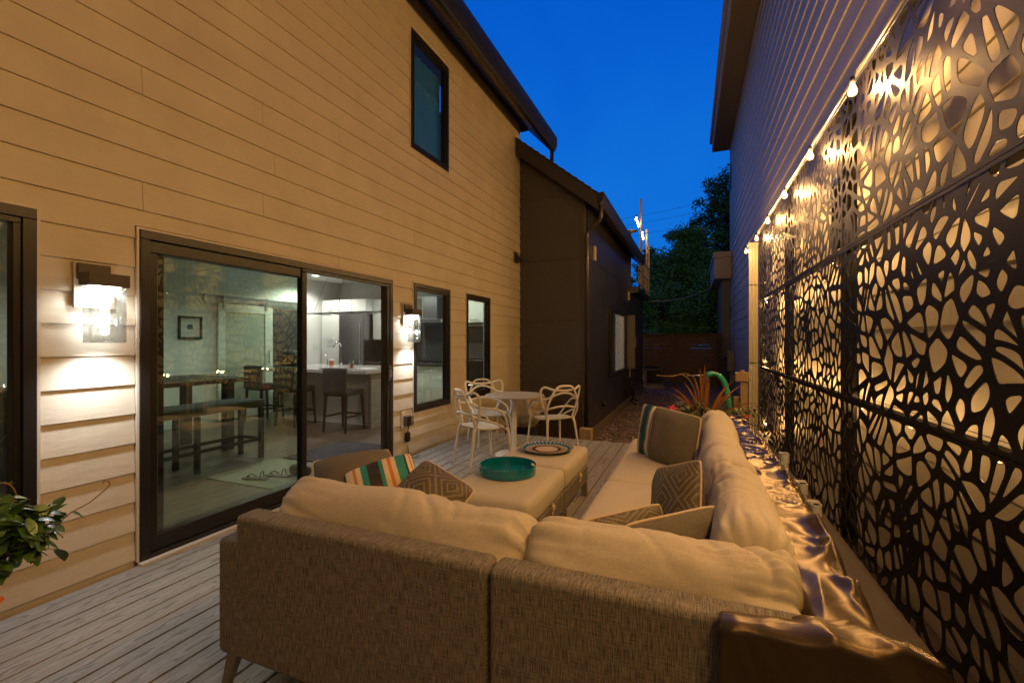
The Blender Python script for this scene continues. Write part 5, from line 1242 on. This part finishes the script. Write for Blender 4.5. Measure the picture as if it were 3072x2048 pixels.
for k in range(90):
    a = rnd.uniform(0, 6.28); rr_ = rnd.uniform(.05,.42); base = Vector((.10+.2*math.cos(a)*rr_*2, 5.12+.14*math.sin(a), .44))
    tip = Vector((.10+rr_*math.cos(a)*1.25, 5.15+rr_*math.sin(a)*.6, .50+rnd.uniform(.0,.20)*(1.2-rr_)))
    if k > 82: tip = Vector((.42+.02*(k-82), 5.1, .58+.03*(k-85)))
    st_.tube([base, (base+tip)/2+Vector((0,0,.05)), tip], .003, 4)
    for q in range(9):
        f = .35+.65*q/8; p = base.lerp(tip, f)+Vector((0,0,.05*4*f*(1-f)))
        leaf_mesh(b, p, rv()+Vector((0,0,.25)), rnd.uniform(.045,.085), rnd.uniform(.02,.032))
b.build('foliage', m_leafo, pl, recalc=False, smooth=True); st_.build('stems', m_stem, pl)
b = MB(); wire = catmull([(.02,5.1,.55),(-.02,5.1,.85),(-.12,5.1,1.0),(-.28,5.08,.99),(-.40,5.05,1.0)], 8); b.tube(wire, .004, 5); w2 = catmull([(.05,5.1,.5),(.0,5.1,.92),(-.1,5.1,1.02),(-.25,5.08,.985)], 8); b.tube(w2, .003, 5)
b.build('twining_vine', mat('straw_vine', (.35,.22,.09), .6), pl, smooth=True)
def flower(c, par, r=.035, col='coral_petal', nrm=(-.3,-1,.2)):
    n = Vector(nrm).normalized(); u = n.orthogonal().normalized(); v = n.cross(u); b = MB()
    for k in range(5):
        a = 2*math.pi*k/5; d = u*math.cos(a)+v*math.sin(a); leaf_mesh(b, Vector(c)+d*r*.1, d+n*.15, r, r*.75, up=n, curl=.1, n=3)
    return b.build('flower', mat(col, (.80,.08,.09) if 'coral' in col else (.75,.14,.03), .5), par, recalc=False, smooth=True)
flower((-.23,5.0,.66), pl, .042); flower((-.40,5.02,.585), pl, .02, 'orange_bud'); flower((.46,5.0,.62), pl, .02)
# green metal bird ornament
t = empty('bird_ornament', (.30,5.35,.4), 'green metal crane with curved neck and long thin beak standing in the planter', 'garden ornament')
m_bird = mat('green_enamel', (.02,.33,.20), .35, var=.12, vs=8)
b = MB(); P = catmull([(.33,5.32,.42),(.325,5.32,.62),(.30,5.32,.82),(.27,5.32,.93),(.215,5.32,1.0),(.16,5.32,1.012),(.11,5.32,1.0),(.075,5.32,.995)], 6); n = len(P)
b.tube(P, [.028 if i < n*.55 else (.020+.012*math.exp(-((i/n-.80)/.09)**2) if i < n*.88 else .020*max(.1,(n-i)/(n*.12))) for i in range(n)], 12); b.build('neck_and_head', m_bird, t, smooth=True)
b = MB(); b.tube([(.09,5.32,.995),(-.10,5.31,.985)], [.007,.003], 8); b.build('beak', mat('silver_beak', (.5,.5,.5), .3, .6), t, smooth=True)
b = MB(); rbox(b, (.165,5.297,1.015), (.007,.004,.007), .004, 3); b.build('eye', m_chrome, t, smooth=True)
b = MB(); b.tube([(.33,5.32,.0),(.33,5.32,.42)], .008, 8); b.build('stake', m_bird, t)
# glossy vine in a pot at the left edge
vp = empty('climbing_vine', (-2.52,.42,0), 'glossy leaved vine spilling from a pot at the left edge of the photo', 'plant')
b = MB(); b.lathe([(.001,0),(.16,0),(.2,.5),(.22,.5),(.22,.55),(.19,.55),(.18,.48),(.001,.48)], (-2.52,.42,0), 28); b.build('pot', mat('terracotta_pot', (.28,.11,.06), .7), vp, smooth=True, angle=40)
lv = MB(); st_ = MB()
def sprig(pts, nl, L=.075, w=.036, sp_=.6, r=.003):
    P = catmull(pts, 8); st_.tube(P, [r*(1-.6*i/len(P)) for i in range(len(P))], 5)
    for i in range(nl):
        f = .15+.85*i/max(1, nl-1); p = P[min(len(P)-1, int(f*(len(P)-1)))]; d = rv()+Vector((.3,0,-.15)); leaf_mesh(lv, p, d, L*rnd.uniform(.7,1.15), w*rnd.uniform(.8,1.2), curl=.18, n=5)
for k in range(22):
    a = rnd.uniform(0,6.28)
    e_ = Vector((-2.16+.20*math.cos(a)*rnd.random()**.5+.03, .62+.15*math.sin(a), rnd.uniform(.66,.84)))
    sprig([(-2.50,.44,.50),(-2.50+.5*(e_.x+2.50),.44+.5*(e_.y-.44),.85),e_], 10)
za = lambda u, v, x: onx_(u/3.136, 1400+v/3.136, x)
def onx_(u, v, x):
    th = R(22.28); a = (u-1536)/1352; dx = -math.sin(th)+a*math.cos(th); t_ = x/dx; return Vector((x, t_*(math.cos(th)+a*math.sin(th)), 1.36+t_*(1024-v)/1352))
tw = [onx_(u/3.136, 1400+v/3.136, -2.0) for u, v in ((20,820),(170,740),(300,690),(420,640),(500,590),(640,450),(720,400),(850,330),(960,240),(1030,170),(1020,135),(985,135),(968,158))]
st_.tube(catmull(tw, 5), .0022, 5)
def lf(u0, v0, u1, v1, w=.036, x=-2.0):
    p = onx_(u0/3.136, 1400+v0/3.136, x); q = onx_(u1/3.136, 1400+v1/3.136, x-.02); leaf_mesh(lv, p, q-p, (q-p).length, w, up=(.4,-.5,.8), curl=.12, n=6)
for q in ((680,430,820,475),(625,440,455,520),(490,600,610,650),(445,585,290,600),(310,690,470,715),(300,710,160,835),(330,620,310,660),(350,430,440,385),(440,440,330,360),(455,400,455,440),(300,540,160,600),(285,505,345,555),(280,470,375,440),(130,290,295,290),(115,300,0,310),(300,680,130,660),(200,500,60,590),(90,840,200,940),(60,960,0,985),(80,920,130,915),(250,520,150,560),(130,640,280,655)): lf(*q)
for k in range(130):
    u0 = 150*rnd.random()**1.4; v0 = rnd.uniform(1518+.1*u0, 1690-.6*u0) if u0 > 40 else rnd.uniform(1512, 1700)
    p = onx_(u0-8, v0, rnd.uniform(-2.12,-1.93)); leaf_mesh(lv, p, rv()+Vector((.35,.1,-.15)), rnd.uniform(.045,.085), rnd.uniform(.026,.040), curl=.18, n=5)
for k in range(14):
    q0 = Vector((-2.25,.55,.70)); q1 = onx_(rnd.uniform(20,170), rnd.uniform(1520,1650), rnd.uniform(-2.1,-1.95)); sprig([q0, (q0+q1)/2+Vector((0,0,.04)), q1], 3)
sprig([tuple(onx_(0,1400+150/3.136,-2.0)), tuple(onx_(90/3.136,1400+165/3.136,-2.0)), tuple(onx_(150/3.136,1400+250/3.136,-2.0)), tuple(onx_(120/3.136,1400+300/3.136,-2.0))], 0)
for q in ((90,165,140,140,.008),(90,165,110,120,.008),(475,370,525,340,.01),(470,370,440,360,.014)): lf(*q)
lv.build('leaves', m_leafg, vp, recalc=False, smooth=True); st_.build('stems', mat('brown_stem', (.22,.12,.05), .6), vp, smooth=True)
flower(tuple(onx_(2, 1797, -1.98)), vp, .010, 'orange_petal', (.5,-.6,.3))
# ------------------------------------------------------------------ trees beyond the fence
m_bark = mat('dark_bark', (.05,.035,.025), .9, var=.3, vs=8)
def tree(label, x, y, z0, z1, rx, seed, m, nclump=70, leaves=90, ls=.16, shape=1.0, trunk=True):
    r_ = random.Random(seed); t = empty('leafy_tree', (x,y,-.46), label, 'tree', 'trees beyond the fence')
    b = MB(); tr = MB(); zc = (z0+z1)/2; hz = (z1-z0)/2
    tp = [(x+.1*math.sin(k*1.3+seed), y, -.46+k*(z1*.8+.46)/7) for k in range(8)]
    tr.tube(catmull(tp, 4), [max(.03, .26*(1-i/29)) for i in range(29)], 8)
    for k in range(nclump):
        while True:
            u = Vector((r_.uniform(-1,1), r_.uniform(-1,1), r_.uniform(-1,1)))
            if .25 < u.length < 1: break
        wz = (1-.55*max(0, u.z)*shape)
        c = Vector((x+u.x*rx*wz, y+u.y*rx*.8*wz, zc+u.z*hz))
        if k % 3 == 0: tr.tube([Vector((x, y, c.z-.6-.3*abs(c.x-x))), (Vector((x,y,c.z))+c)/2, c], [.06,.035,.012], 5)
        cr = r_.uniform(.35,.75)*rx/2.2
        for q in range(leaves):
            d = Vector((r_.gauss(0,1), r_.gauss(0,1), r_.gauss(0,.7))); d.normalize(); p = c+d*cr*r_.random()**.4
            e_ = Vector((r_.uniform(-1,1), r_.uniform(-1,1), r_.uniform(-.9,.3))).normalized(); s2 = e_.orthogonal().normalized(); L = ls*r_.uniform(.6,1.3)
            b.add([p, p+e_*L*.5+s2*L*.28, p+e_*L, p+e_*L*.5-s2*L*.28], [(0,1,2,3)])
    b.build('crown', m, t, recalc=False)
    tr.build('trunk', m_bark, t, smooth=True)
    return t
m_tl1 = foliage('tree_leaf_mid', (.04,.17,.05), (.13,.42,.10), .6); m_tl2 = foliage('tree_leaf_dark', (.025,.10,.035), (.08,.25,.08), .6)
tree('tall leafy tree rising beside the grey house wall, highest of the trees', 1.75, 32, 4.0, 12.9, 2.1, 5, m_tl2, 130, 110, .22, .4)
tree('broad green tree in the middle above the fence', -.6, 29, 2.2, 8.6, 2.3, 8, m_tl1, 150, 110, .2, .8)
tree('dark tree nearest the balcony of the dark house', -3.2, 34, 3.0, 8.3, 1.6, 12, m_tl2, 80, 80, .2, .9)
tree('low spreading tree just behind the left part of the fence', -1.7, 25.5, .9, 4.6, 1.7, 17, m_tl1, 80, 80, .16, .5)
tree('low spreading tree just behind the right part of the fence', .9, 25, .9, 5.0, 1.6, 23, m_tl1, 80, 80, .16, .5)
tree('wide dark tree in the background between the houses', -1.2, 42, 0.5, 9.5, 5.0, 31, m_tl2, 170, 90, .32, .6)
# wires
def wire(label, a, b_, r, m=m_blk):
    o = MB(); o.tube([Vector(a).lerp(Vector(b_), k/12)-Vector((0,0,.5*(1-(2*k/12-1)**2)*.4)) for k in range(13)], r, 5)
    tag(o.build('overhead_wire', m), label, 'wire', 'overhead wires')
wire('pale service cable running from the dark house to the low eave of the grey house', (-1.75,17.2,2.85), (.6,24,3.95), .022, mat('pale_cable', (.4,.4,.38), .5))
wire('lowest thin wire crossing the sky behind the balcony posts', (-6,38,10.0), (3.5,40,11.6), .009)
wire('middle thin wire crossing the sky behind the balcony posts', (-6,38,10.9), (3.5,40,12.6), .009)
wire('highest thin wire crossing the sky behind the balcony posts', (-6,38,11.5), (3.5,40,13.3), .009)
